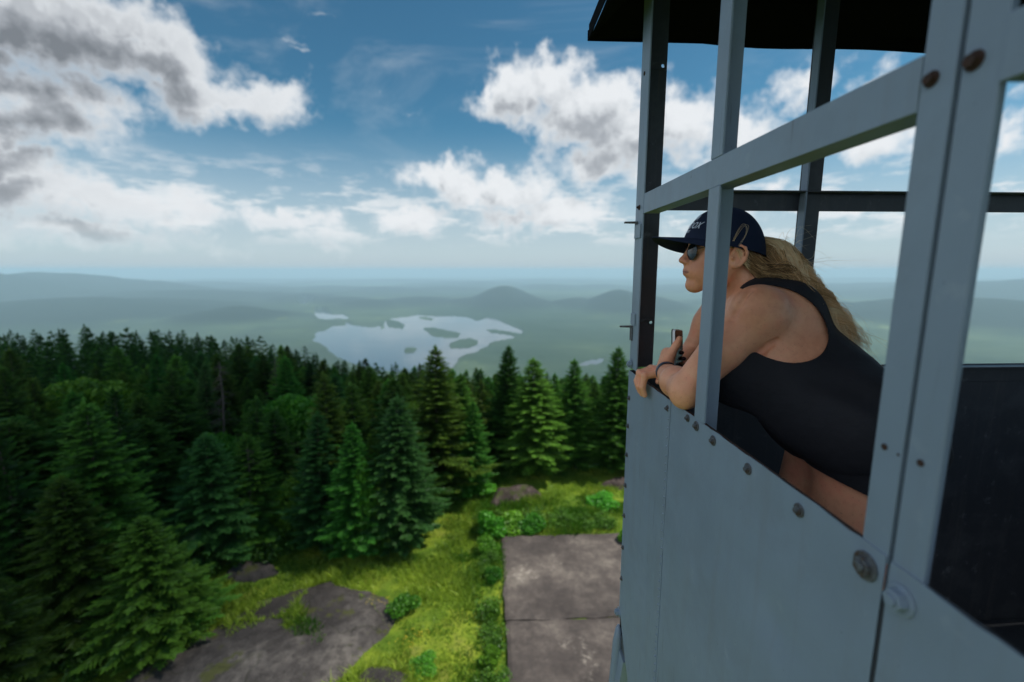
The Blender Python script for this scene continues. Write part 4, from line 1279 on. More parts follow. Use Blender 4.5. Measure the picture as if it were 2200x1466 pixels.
        VV.append(q); FF.append(np.arange(len(q)).reshape(-1, 4) + off); TT.append(np.clip(t0[q0 * 4:(q0 + 260) * 4] * rg.uniform(1.0, 2.2), 0, 1.6)); off += len(q)
    me = mesh_np("undergrowth", np.concatenate(VV), np.concatenate(FF), (M_under,)); vattr(me, 'tip', np.concatenate(TT))
    tag(link("undergrowth", me), "ferns and seedlings under the edge of the wood", "undergrowth", None, 'stuff')
def build_grass():
    rg = np.random.default_rng(5)
    M_grass = leaf_mat("grass blades", (.06, .17, .010), (.38, .50, .055), 0.0, .4)
    N = 360000
    a = np.radians(rg.uniform(-52, 36, N)); u = rg.random(N)
    r = np.sqrt(8.0 ** 2 + u * (26.0 ** 2 - 8.0 ** 2))
    x = r * np.sin(a); y = r * np.cos(a)
    rl = np.interp(np.degrees(a), LN_AZ, LN_R)
    keep = (r < rl + 1.5) & ~((x > .4) & (x < 5.1) & (y > 7.4) & (y < 16.05))
    dn = fbm(x * .9, y * .9, 4)
    keep &= (dn + rg.normal(size=N) * .12 > .38)
    rk = [tuple(g_at(*p)[:2]) for p in [(700, 1250), (830, 1300), (855, 1325), (790, 1385), (735, 1466), (560, 1560), (260, 1560), (300, 1445), (395, 1405), (560, 1305), (640, 1275)]]
    onrk = inpoly(x, y, rk)
    strip = (np.abs(fbm(x * .42 + 2, y * .42 + 6, 3) - .47) < .022) & (fbm(x * .8, y * .8 + 3, 2) > .46)
    keep &= ~onrk | strip
    x, y, dn, onrk = x[keep], y[keep], dn[keep], onrk[keep]; n = len(x)
    z = ground_z(x, y, False) + onrk * .17
    h = (.05 + .15 * np.clip(dn - .35, 0, 1) / .3) * rg.uniform(.5, 1.5, n)
    an = rg.random(n) * 6.28; w = .010 * rg.uniform(.7, 1.6, n)
    lean = rg.normal(size=(n, 2)) * .5
    c = np.stack([x, y, z], -1); s = np.stack([np.cos(an) * w, np.sin(an) * w, np.zeros(n)], -1)
    tipv = c + np.stack([lean[:, 0] * h, lean[:, 1] * h, h], -1)
    midv = c + np.stack([lean[:, 0] * h * .35, lean[:, 1] * h * .35, h * .6], -1)
    V = np.stack([c - s, c + s, midv + s * .8, tipv, midv - s * .8], 1).reshape(-1, 3)
    F = np.arange(n * 5).reshape(-1, 5)
    me = mesh_np("grass", V, F, (M_grass,))
    tv = np.clip(fbm(x * .6 + 4, y * .6, 3) * 2.4 - .85 + rg.normal(size=n) * .18, 0, 1)
    vattr(me, 'tip', np.repeat(tv, 5))
    tag(link("grass", me), "yellow-green summit grass around the slabs and rocks", "grass", None, 'stuff')
    # a few yellow flowers
    mb = MB(); rr = random.Random(3)
    for (px, py) in ((815, 1305), (862, 1395), (900, 1378), (940, 1130)):
        for k in range(14):
            x_, y_, z_ = g_at(px + rr.uniform(-28, 28), py + rr.uniform(-10, 10))
            z_ = gz1(x_, y_) + rr.uniform(.2, .32)
            s_ = .018
            mb.add([(x_ - s_, y_, z_), (x_, y_ - s_, z_), (x_ + s_, y_, z_), (x_, y_ + s_, z_), (x_, y_, z_ + .012), (x_, y_, z_ - .2), (x_ + .003, y_, z_ - .2)], [(0, 1, 4), (1, 2, 4), (2, 3, 4), (3, 0, 4), (0, 3, 2, 1), (4, 5, 6)])
    me = mb.mesh("flowers", (pmat("yellow petals", (.75, .55, .03), .7),))
    tag(link("flowers", me), "small yellow wildflowers dotted in the grass", "flowers", None, 'stuff')
if 'trees' not in DEV: build_trees()
if 'grass' not in DEV: build_grass()

# ------------------------------------------------------------------ person: implicit surfaces turned into meshes
class Grid:
    def __init__(self, lo, hi, h):
        self.lo = np.array(lo, float); self.h = h
        self.n = np.ceil((np.array(hi) - self.lo) / h).astype(int) + 1
        self.F = np.full(self.n, .2, np.float32)
        self.ax = [(self.lo[i] + h * np.arange(self.n[i])).astype(np.float32) for i in range(3)]
    def sub(self, c0, c1):
        a = np.clip(((np.minimum(c0, c1) - self.lo) / self.h).astype(int), 0, self.n)
        b = np.clip(((np.maximum(c0, c1) - self.lo) / self.h).astype(int) + 2, 0, self.n)
        sl = tuple(slice(int(a[i]), int(b[i])) for i in range(3))
        X = self.ax[0][sl[0]][:, None, None]; Y = self.ax[1][sl[1]][None, :, None]; Z = self.ax[2][sl[2]][None, None, :]
        return sl, X, Y, Z
    def merge(self, sl, d, k, mode='add'):
        A = self.F[sl]
        if A.size == 0: return
        if mode == 'add':
            if k > 0:
                hh = np.clip(.5 + .5 * (A - d) / k, 0, 1)
                r = A + (d - A) * hh - k * hh * (1 - hh)
            else: r = np.minimum(A, d)
        else:
            d = -d
            if k > 0:
                hh = np.clip(.5 - .5 * (A - d) / k, 0, 1)
                r = A + (d - A) * hh + k * hh * (1 - hh)
            else: r = np.maximum(A, d)
        self.F[sl] = r
    def cone(self, a, b, ra, rb, k=.02, mode='add'):
        a = np.array(a, float); b = np.array(b, float); m = max(ra, rb) + k + .03
        sl, X, Y, Z = self.sub(np.minimum(a, b) - m, np.maximum(a, b) + m)
        ba = b - a; L = float(ba @ ba) + 1e-12
        t = np.clip(((X - a[0]) * ba[0] + (Y - a[1]) * ba[1] + (Z - a[2]) * ba[2]) / L, 0, 1)
        d = np.sqrt((X - a[0] - t * ba[0]) ** 2 + (Y - a[1] - t * ba[1]) ** 2 + (Z - a[2] - t * ba[2]) ** 2) - (ra + (rb - ra) * t)
        self.merge(sl, d.astype(np.float32), k, mode)
    def chain(self, pts, k=.02):
        for (p, r), (q, s) in zip(pts[:-1], pts[1:]): self.cone(p, q, r, s, k)
    def ell(self, c, r, R=None, k=.02, mode='add'):
        c = np.array(c, float); r = np.array(r, float); m = r.max() + k + .03
        sl, X, Y, Z = self.sub(c - m, c + m)
        R = np.eye(3) if R is None else np.array(R)          # rows: the ellipsoid's own axes
        q = [(X - c[0]) * R[i, 0] + (Y - c[1]) * R[i, 1] + (Z - c[2]) * R[i, 2] for i in range(3)]
        k0 = np.sqrt((q[0] / r[0]) ** 2 + (q[1] / r[1]) ** 2 + (q[2] / r[2]) ** 2)
        k1 = np.sqrt((q[0] / r[0] ** 2) ** 2 + (q[1] / r[1] ** 2) ** 2 + (q[2] / r[2] ** 2) ** 2) + 1e-9
        self.merge(sl, (k0 * (k0 - 1) / k1).astype(np.float32), k, mode)
    def mesh(self, name, mats, smooth_iter=1):
        F = self.F; n = self.n
        S = F < 0
        c = np.zeros(np.array(S.shape) - 1, np.int8)
        for dx in (0, 1):
            for dy in (0, 1):
                for dz in (0, 1):
                    c += S[dx:dx + c.shape[0], dy:dy + c.shape[1], dz:dz + c.shape[2]]
        act = (c > 0) & (c < 8)
        I = np.argwhere(act)
        idx = -np.ones(c.shape, np.int32); idx[act] = np.arange(len(I))
        acc = np.zeros((len(I), 3)); cnt = np.zeros(len(I))
        cor = [np.array((x, y, z)) for x in (0, 1) for y in (0, 1) for z in (0, 1)]
        for a in range(8):
            for b in range(a + 1, 8):
                if np.abs(cor[a] - cor[b]).sum() != 1: continue
                pa = I + cor[a]; pb = I + cor[b]
                fa = F[pa[:, 0], pa[:, 1], pa[:, 2]]; fb = F[pb[:, 0], pb[:, 1], pb[:, 2]]
                m = (fa < 0) != (fb < 0)
                t = np.where(m, fa / np.where(fa - fb == 0, 1, fa - fb), 0)
                p = pa + (pb - pa) * t[:, None]
                acc += np.where(m[:, None], p, 0); cnt += m
        V = self.lo + self.h * acc / cnt[:, None]
        Q = []
        for ax in range(3):
            o1, o2 = [(1, 2), (2, 0), (0, 1)][ax]
            sl0 = [slice(1, -1)] * 3; sl1 = [slice(1, -1)] * 3
            sl0[ax] = slice(0, -1); sl1[ax] = slice(1, None)
            A = S[tuple(sl0)]; Bb = S[tuple(sl1)]
            E_ = np.argwhere(A != Bb)
            inside = A[E_[:, 0], E_[:, 1], E_[:, 2]]
            E_ = E_ + np.array([0 if i == ax else 1 for i in range(3)])
            e1 = np.zeros(3, int); e1[o1] = 1; e2 = np.zeros(3, int); e2[o2] = 1
            g = lambda P_: idx[P_[:, 0], P_[:, 1], P_[:, 2]]
            q = np.stack([g(E_ - e1 - e2), g(E_ - e2), g(E_), g(E_ - e1)], 1)
            q[~inside] = q[~inside][:, ::-1]
            Q.append(q)
        Q = np.concatenate(Q); Q = Q[(Q >= 0).all(1)]
        # light smoothing of the vertices
        for _ in range(smooth_iter):
            s = np.zeros_like(V); w = np.zeros(len(V))
            for a in range(4):
                for b in ((a + 1) % 4, (a + 3) % 4):
                    for ch in range(3): s[:, ch] += np.bincount(Q[:, a], V[Q[:, b], ch], len(V))
                    w += np.bincount(Q[:, a], minlength=len(V))
            V = V * .5 + .5 * s / np.maximum(w, 1)[:, None]
        return mesh_np(name, V, Q.astype(np.int32), mats, True), V

HC = np.array([.655, 1.28, .053])
_fa = math.radians(8); _tilt = math.radians(2)
HF = np.array([-math.cos(_fa) * math.cos(_tilt), math.sin(_fa) * math.cos(_tilt), math.sin(_tilt)])
HL = np.cross([0, 0, 1], HF); HL /= np.linalg.norm(HL)
HU = np.cross(HF, HL)
HR = np.stack([HF, HL, HU])
def hp(x, y, z): return HC + HF * x + HL * y + HU * z

SH_L = np.array([.665, 1.116, -.105]); EL_L = np.array([.500, 1.130, -.3165]); WR_L = np.array([.531, 1.345, -.305])
SH_R = np.array([.770, 1.46, -.07]); EL_R = np.array([.682, 1.495, -.285]); WR_R = np.array([.588, 1.43, -.322])

def body_grid(h):
    G = Grid((.42, .82, -1.425), (1.16, 1.64, .20), h)
    C, E_ = G.cone, G.ell
    # --- torso
    C((.735, 1.19, -.165), (.79, 1.34, -.15), .105, .105, .03)
    C((.765, 1.21, -.19), (.86, 1.10, -.31), .118, .118, .05)
    C((.80, 1.32, -.19), (.89, 1.17, -.31), .115, .115, .05)
    C((.71, 1.19, -.22), (.80, 1.07, -.34), .100, .108, .05)
    C((.735, 1.30, -.21), (.84, 1.16, -.33), .095, .095, .05)
    E_((.650, 1.165, -.275), (.075, .075, .07), None, .05)
    E_((.735, 1.305, -.255), (.070, .070, .068), None, .05)
    C((.870, 1.00, -.38), (.895, 1.105, -.38), .124, .120, .035)
    E_((.955, 1.00, -.40), (.10, .10, .11), None, .05); E_((.955, 1.13, -.40), (.10, .10, .11), None, .05)
    # shoulders, collar, shoulder blades
    C((.725, 1.22, -.085), SH_L + [.02, .01, 0], .062, .058, .045)
    C((.755, 1.34, -.075), SH_R, .06, .055, .045)
    E_(SH_L + [-.002, -.006, .0], (.063, .058, .062), None, .04)
    E_(SH_R, (.058, .056, .06), None, .04)
    E_((.785, 1.155, -.125), (.075, .055, .085), None, .05)
    # --- neck
    C((.742, 1.275, -.075), (.705, 1.272, .02), .062, .054, .03)
    C((.715, 1.225, -.065), (.685, 1.235, .02), .024, .020, .03)
    C((.672, 1.255, -.062), (.650, 1.238, .012), .012, .011, .018)      # the cord at the side of the neck
    # --- left arm
    G.chain([(SH_L + [.01, .0, -.012], .058), (SH_L * .55 + EL_L * .45, .052), (EL_L + [.012, 0, .02], .040)], .014)
    E_(EL_L + [.002, -.002, 0], (.036, .036, .037), None, .02)
    E_(EL_L + [-.004, -.012, -.016], (.020, .020, .020), None, .018)
    G.chain([(EL_L + [.004, .0, .004], .038), (EL_L * .62 + WR_L * .38 + [0, 0, .004], .0405), (EL_L * .25 + WR_L * .75, .0285), (WR_L, .0235)], .020)
    # --- right arm
    G.chain([(SH_R, .052), (SH_R * .5 + EL_R * .5, .047), (EL_R, .038)], .03)
    G.chain([(EL_R, .038), (EL_R * .65 + WR_R * .35, .037), (WR_R, .0245)], .02)
    # --- left hand: palm left of the phone, fingers behind it, thumb in front
    W = WR_L; pc = np.array([.553, 1.382, -.266])
    C(W, pc, .0215, .020, .012)
    C(W + [.003, .006, .02], pc + [.001, .008, .006], .017, .014, .012)
    C(pc + [0, 0, -.014], pc + [.001, .008, .008], .017, .013, .012)
    C(W + [-.001, -.002, .012], pc + [-.006, -.012, .010], .018, .016, .014)
    fr = [(.010, .0088, .80), (-.005, .0090, .92), (-.0195, .0088, 1.04), (-.034, .0082, .98)]
    for i, (dz, r, L) in enumerate(fr):
        m0 = pc + [.002, .016, dz]
        p1 = m0 + np.array([.030 * L, .014, .002 - .004 * i]); p2 = p1 + np.array([.024 * L, -.004, -.003])
        p3 = p2 + np.array([.006, -.023 * L, -.001]) + np.array([-.004, 0, 0])
        G.chain([(m0, r * 1.12), (p1, r), (p2, r * .95), (p3, r * .80)], .004)
    # thumb: base at the wrist side of the palm, pad on the face of the phone
    t0 = W + [.002, -.004, .018]; t1 = np.array([.548, 1.353, -.260]); t2 = np.array([.566, 1.352, -.228]); t3 = np.array([.5765, 1.357, -.209])
    G.chain([(t0, .017), (t1, .0145), (t2, .0105), (t3, .0092)], .010)
    # --- right hand over the wall's edge
    hb = np.array([.545, 1.398, -.322])
    C(WR_R, hb + [0, -.014, 0], .024, .018, .014); C(WR_R, hb + [0, .016, 0], .022, .016, .014)
    Ys = [1.358, 1.381, 1.404, 1.425]
    for i, y in enumerate(Ys):
        r = (.0102, .0104, .0098, .0086)[i]; s = (0, .003, .001, -.004)[i]
        m0 = np.array([.518, y + .002, -.3185]); p1 = np.array([.474 - s, y - .002, -.325 - i * .0012]); p2 = np.array([.467 - s * .5, y - .004, -.360 - s]); p3 = np.array([.4755, y - .003, -.386 - s])
        C(hb + [0, (i - 1.5) * .016, .0], m0, .0155, .0125, .010)
        E_(m0 + [0, 0, .004], (.011, .0105, .009), None, .006)
        G.chain([(m0, .0118), (p1, r * 1.04), (p2, r * .97), (p3, r * .82)], .0035)
        E_(p1 + [-.001, 0, .002], (r * 1.12,) * 3, None, .003)
    G.chain([(WR_R + [-.01, -.02, -.004], .017), ((.555, 1.372, -.335), .0125), ((.530, 1.352, -.338), .0105), ((.512, 1.343, -.340), .0092)], .010)
    # --- legs
    G.chain([((.885, .985, -.45), .100), ((.850, .97, -.66), .086), ((.80, .955, -.90), .060), ((.805, .955, -.96), .056), ((.845, .955, -1.10), .057), ((.87, .955, -1.34), .036)], .04)
    G.chain([((.895, 1.115, -.45), .092), ((.845, 1.11, -.66), .080), ((.745, 1.12, -.90), .060), ((.735, 1.13, -.96), .056), ((.76, 1.13, -1.10), .057), ((.78, 1.13, -1.34), .036)], .04)
    C((.87, .955, -1.36), (.73, .94, -1.385), .032, .024, .02); C((.78, 1.13, -1.36), (.645, 1.12, -1.385), .032, .024, .02)
    # --- head
    def HE(p, r, k=.02, mode='add', rot=None): E_(hp(*p), r, HR if rot is None else rot @ HR, k, mode)
    def HCn(p, q, ra, rb, k=.012, mode='add'): C(hp(*p), hp(*q), ra, rb, k, mode)
    HE((-.004, 0, .030), (.086, .068, .072))
    HE((.030, 0, -.020), (.058, .056, .078), .03)
    HE((.048, 0, -.050), (.042, .042, .052), .025)
    for s in (-1, 1):
        HCn((-.004, s * .052, -.040), (.018, s * .046, -.076), .016, .014, .028)
        HCn((.018, s * .046, -.078), (.066, s * .012, -.100), .014, .014, .022)
        HE((.054, s * .036, -.026), (.024, .020, .020), .022)
        HCn((.082, s * .006, .022), (.066, s * .045, .018), .009, .009, .016)
        HE((.084, s * .031, .000), (.014, .017, .012), .010, 'sub')
        HE((.076, s * .031, .000), (.0125, .0125, .0125), .004)
        HE((.055, s * .034, -.062), (.026, .018, .026), .02)
    HE((.0745, 0, -.100), (.019, .021, .0165), .018)                          # chin
    HCn((.084, 0, .012), (.1075, 0, -.027), .0080, .0085, .012)            # nose
    HE((.1105, 0, -.0305), (.0092, .0088, .0078), None or .007)
    for s in (-1, 1): HE((.1005, s * .0105, -.0345), (.0095, .0065, .0062), .005)
    for s in (-1, 1): HE((.1035, s * .0055, -.0400), (.0045, .003, .003), .002, 'sub')
    HCn((.098, 0, -.040), (.0925, 0, -.053), .006, .006, .010)
    HE((.0835, 0, -.062), (.0185, .028, .022), .012)                           # muzzle
    for s in (-1, 1):
        HCn((.0995, s * .003, -.0575), (.083, s * .021, -.0615), .0052, .0032, .005)
        HCn((.0980, s * .002, -.0670), (.083, s * .020, -.0635), .0058, .0036, .005)
    HE((.0925, 0, -.0790), (.006, .012, .004), .006, 'sub')                 # hollow above the chin
    # ears
    for s in (-1, 1):
        ang = math.radians(24) * s
        rot = np.array([[math.cos(ang), -math.sin(ang), .0], [math.sin(ang), math.cos(ang), 0], [0, 0, 1.]])
        HE((-.013, s * .0745, -.018), (.0175, .0062, .027), .004, 'add', rot)
        HE((-.011, s * .0835, -.016), (.0100, .0060, .0150), .002, 'sub', rot)
        hx = [(.000, .0715, -.008), (-.004, .0790, .004), (-.014, .0845, .010), (-.025, .0880, .005), (-.031, .0885, -.010), (-.029, .0860, -.026), (-.020, .0810, -.040), (-.010, .0760, -.046)]
        for p_, q_ in zip(hx[:-1], hx[1:]): HCn((p_[0], s * p_[1], p_[2]), (q_[0], s * q_[1], q_[2]), .0040, .0042, .0025)
        HE((-.010, s * .0755, -.041), (.0085, .0055, .0085), .004)
        HE((.001, s * .0765, -.021), (.0045, .0040, .0060), .003)
    return G

def cloth_grids(h):
    # tank top
    G = Grid((.50, .84, -.50), (1.14, 1.56, .03), h)
    C, E_ = G.cone, G.ell; o = .009
    C((.735, 1.19, -.165), (.79, 1.34, -.15), .105 + o, .105 + o, .03)
    C((.765, 1.21, -.19), (.86, 1.10, -.31), .118 + o, .118 + o, .05)
    C((.80, 1.32, -.19), (.89, 1.17, -.31), .115 + o, .115 + o, .05)
    C((.71, 1.19, -.22), (.80, 1.07, -.34), .100 + o, .110 + o, .05)
    C((.735, 1.30, -.21), (.84, 1.16, -.33), .095 + o, .097 + o, .05)
    E_((.650, 1.165, -.275), (.075 + o,) * 2 + (.07 + o,), None, .06)
    E_((.735, 1.305, -.255), (.070 + o,) * 2 + (.068 + o,), None, .06)
    C((.870, 1.00, -.37), (.895, 1.105, -.37), .127 + o, .123 + o, .045)
    E_((.955, 1.00, -.39), (.10 + o,) * 3, None, .05); E_((.955, 1.13, -.39), (.10 + o,) * 3, None, .05)
    C((.725, 1.22, -.085), SH_L + [.02, .01, 0], .062 + .006, .058 + .006, .045)
    C((.755, 1.34, -.075), SH_R, .066, .061, .045)
    E_((.785, 1.155, -.125), (.075 + .006, .055 + .006, .085 + .006), None, .05)
    C((.742, 1.275, -.075), (.725, 1.272, -.03), .066, .062, .03)
    X = G.ax[0][:, None, None]; Y = G.ax[1][None, :, None]; Z = G.ax[2][None, None, :]
    # gentle folds of the loose jersey
    u = (X * .6 - Z * .8); v = (X * .8 + Z * .6)
    G.F += (.0055 * np.sin(u * 38 + 6 * np.sin(v * 11 + Y * 9)) * np.clip((-.20 - Z) / .1, 0, 1) + .0016 * np.sin(v * 60 + Y * 31)).astype(np.float32)
    body = G.F.copy()
    # left armhole
    def cut(d): G.F[...] = np.maximum(G.F, -d.astype(np.float32))
    rr = np.sqrt(((X - (.725 + (Y - 1.12) * .55)) / .128) ** 2 + ((Z + .140 + (X - .75) * .25) / .092) ** 2)
    cut(np.maximum((rr - 1) * .10, (Y - (1.232 + (X - .75) * .10))))
    C2 = np.sqrt(((X - .61) / .13) ** 2 + ((Z + .125) / .082) ** 2)
    cut(np.maximum((C2 - 1) * .10, Y - 1.20))
    rr = np.sqrt(((X - .76) / .128) ** 2 + ((Z + .12) / .105) ** 2)
    cut(np.maximum((rr - 1) * .10, (1.375 - Y)))
    # neckline
    n_ = np.sqrt(((X - .640) / .115) ** 2 + ((Y - 1.270) / .088) ** 2 + ((Z + .05) / .14) ** 2)
    cut((n_ - 1) * .08)
    n_ = np.sqrt(((X - .735) / .062) ** 2 + ((Y - 1.275) / .064) ** 2 + ((Z + .0) / .075) ** 2)
    cut((n_ - 1) * .06)
    G.F[...] = np.maximum(G.F, (-.462 - Z - .10 * (.80 - X) + .006 * np.sin(X * 40)).astype(np.float32) * .9)
    # hollow: keep a shell 5 mm thick
    G.F[...] = np.maximum(G.F, -(body + .0065))
    # shorts
    S = Grid((.55, .84, -.60), (1.14, 1.30, -.30), h)
    C, E_ = S.cone, S.ell; o = .006
    C((.870, 1.00, -.38), (.895, 1.105, -.38), .124 + o, .120 + o, .035)
    E_((.955, 1.00, -.40), (.10 + o,) * 2 + (.11 + o,), None, .05); E_((.955, 1.13, -.40), (.10 + o,) * 2 + (.11 + o,), None, .05)
    S.chain([((.885, .985, -.45), .108), ((.850, .97, -.66), .100)], .03)
    S.chain([((.895, 1.115, -.45), .100), ((.845, 1.11, -.66), .094)], .03)
    X = S.ax[0][:, None, None]; Y = S.ax[1][None, :, None]; Z = S.ax[2][None, None, :]
    b2 = S.F.copy()
    S.F[...] = np.maximum(S.F, (-.505 + .40 * np.clip(.86 - X, 0, .16) - Z).astype(np.float32) * .95)
    S.F[...] = np.maximum(S.F, (Z + .33).astype(np.float32))
    S.F[...] = np.maximum(S.F, -(b2 + .005))
    return G, S

def skin_build(t, b):
    P = objco(t)
    n1 = t.noise(P, 9, 4, .6)[0]; n2 = t.noise(P, 70, 4, .6)[0]; n3 = t.noise(P, 260, 3, .5)[0]
    c = t.ramp(n1, [(.36, (.70, .295, .165)), (.52, (.80, .375, .215)), (.66, (.82, .325, .195))])
    c = t.mix(t.mapr(n2, .50, .72, 0, .30), c, (.58, .22, .125))
    vo = t.new('ShaderNodeTexVoronoi'); t.put(vo.inputs['Vector'], P); vo.inputs['Scale'].default_value = 150; vo.inputs['Randomness'].default_value = 1.0
    sep = t.new('ShaderNodeSeparateColor'); t.put(sep.inputs[0], vo.outputs['Color'])
    fr = t.math('MULTIPLY', t.mapr(vo.outputs['Distance'], .05, .22, 1, 0), t.math('GREATER_THAN', sep.outputs[0], .55))
    c = t.mix(t.math('MULTIPLY', fr, .65), c, (.40, .17, .10))
    al = t.new('ShaderNodeAttribute', attribute_name='lip'); af = t.new('ShaderNodeAttribute', attribute_name='flush')
    c = t.mix(t.math('MULTIPLY', af.outputs['Fac'], .5), c, (.62, .24, .17))
    c = t.mix(t.math('MULTIPLY', al.outputs['Fac'], .75), c, (.42, .15, .12))
    t.put(b.inputs['Base Color'], c)
    b.inputs['Subsurface Weight'].default_value = .12
    b.inputs['Subsurface Radius'].default_value = (.012, .004, .002)
    b.inputs['Subsurface Scale'].default_value = .6
    t.put(b.inputs['Roughness'], t.mapr(n2, .3, .7, .42, .58))
    bump(t, b, t.math('ADD', n2, t.math('MULTIPLY', n3, .7)), .22, .002)
M_skin = pmat("skin", (.5, .24, .16), .5, 0, .4, skin_build)
def jersey(t, b):
    P = objco(t); n = t.noise(P, 14, 4, .6)[0]; n2 = t.noise(t.vec('MULTIPLY', P, (90, 90, 500)), 1.0, 2)[0]
    t.put(b.inputs['Base Color'], t.mix(n, (.010, .010, .013), (.019, .019, .024)))
    bump(t, b, t.math('ADD', n, t.math('MULTIPLY', n2, .05)), .5, .01)
M_tank = pmat("black jersey", (.012, .012, .015), .78, 0, .3, jersey)
M_short = pmat("black shorts fabric", (.009, .009, .011), .8, 0, .3, jersey)
def capb(t, b):
    P = objco(t); n = t.noise(t.vec('MULTIPLY', P, (1, 1, 1)), 420, 2)[0]; n1 = t.noise(P, 25, 3)[0]
    t.put(b.inputs['Base Color'], t.mix(n1, (.010, .016, .038), (.016, .025, .056)))
    bump(t, b, n, .25, .001)
M_cap = pmat("navy cotton", (.015, .028, .07), .85, 0, .25, capb)
M_mesh = pmat("black cap mesh", (.010, .013, .026), .9, 0, .2, capb)
M_white = pmat("white embroidery", (.62, .68, .78), .7)
def hairb(t, b):
    a = t.new('ShaderNodeAttribute', attribute_name='tip')
    t.put(b.inputs['Base Color'], t.ramp(a.outputs['Fac'], [(0, (.14, .07, .03)), (.3, (.48, .27, .11)), (.58, (.90, .58, .28)), (1, (1.0, .82, .54))]))
M_hair = pmat("blond hair", (.4, .28, .14), .5, 0, .35, hairb)
M_lens = pmat("dark mirrored lens", (.02, .025, .03), .05, .55, .8)
M_frame = pmat("thin metal spectacle frame", (.06, .05, .045), .3, .8)
M_band = pmat("dark blue silicone band", (.018, .032, .055), .45)
M_nail = pmat("dark nail polish", (.035, .008, .014), .2, 0, .6)
M_phone_s = pmat("brown-black phone face", (.030, .016, .012), .22, 0, .5)
M_phone_w = pmat("white phone side", (.72, .74, .76), .3)
M_phone_c = pmat("black phone case", (.012, .012, .013), .5)
M_shoe = pmat("grey running shoe", (.09, .09, .10), .7)

def strands(name, curves, rad, tips, parent, mat, sides=3):
    """curves: list of (n,3) arrays -> thin tapering tubes in one mesh"""
    V = []; F = []; T = []; off = 0
    for P_, r, tp in zip(curves, rad, tips):
        n = len(P_)
        d = np.gradient(P_, axis=0); d /= np.linalg.norm(d, axis=1)[:, None] + 1e-9
        u = np.cross(d, [.3, .2, .93]); u /= np.linalg.norm(u, axis=1)[:, None] + 1e-9
        w = np.cross(d, u)
        rr = r * (1 - .75 * np.linspace(0, 1, n) ** 2)
        ang = np.arange(sides) * 2 * math.pi / sides
        q = P_[:, None] + (u[:, None] * np.cos(ang)[None, :, None] + w[:, None] * np.sin(ang)[None, :, None]) * rr[:, None, None]
        V.append(q.reshape(-1, 3)); T.append(np.repeat(np.clip(tp + np.linspace(-.15, .2, n), 0, 1), sides))
        i = np.arange(n - 1)[:, None]; k = np.arange(sides)[None]
        F.append(np.stack([off + i * sides + k, off + i * sides + (k + 1) % sides, off + (i + 1) * sides + (k + 1) % sides, off + (i + 1) * sides + k], -1).reshape(-1, 4))
        off += n * sides
    me = mesh_np(name, np.concatenate(V), np.concatenate(F), (mat,), True)
    vattr(me, 'tip', np.concatenate(T))
    return link(name, me, parent)
def spline(P_, n):
    P_ = np.array(P_, float); m = len(P_); t = np.linspace(0, m - 1, n)
    i = np.clip(t.astype(int), 0, m - 2); f = (t - i)[:, None]
    p0 = P_[np.clip(i - 1, 0, m - 1)]; p1 = P_[i]; p2 = P_[i + 1]; p3 = P_[np.clip(i + 2, 0, m - 1)]
    return .5 * (2 * p1 + (p2 - p0) * f + (2 * p0 - 5 * p1 + 4 * p2 - p3) * f ** 2 + (3 * p1 - p0 - 3 * p2 + p3) * f ** 3)

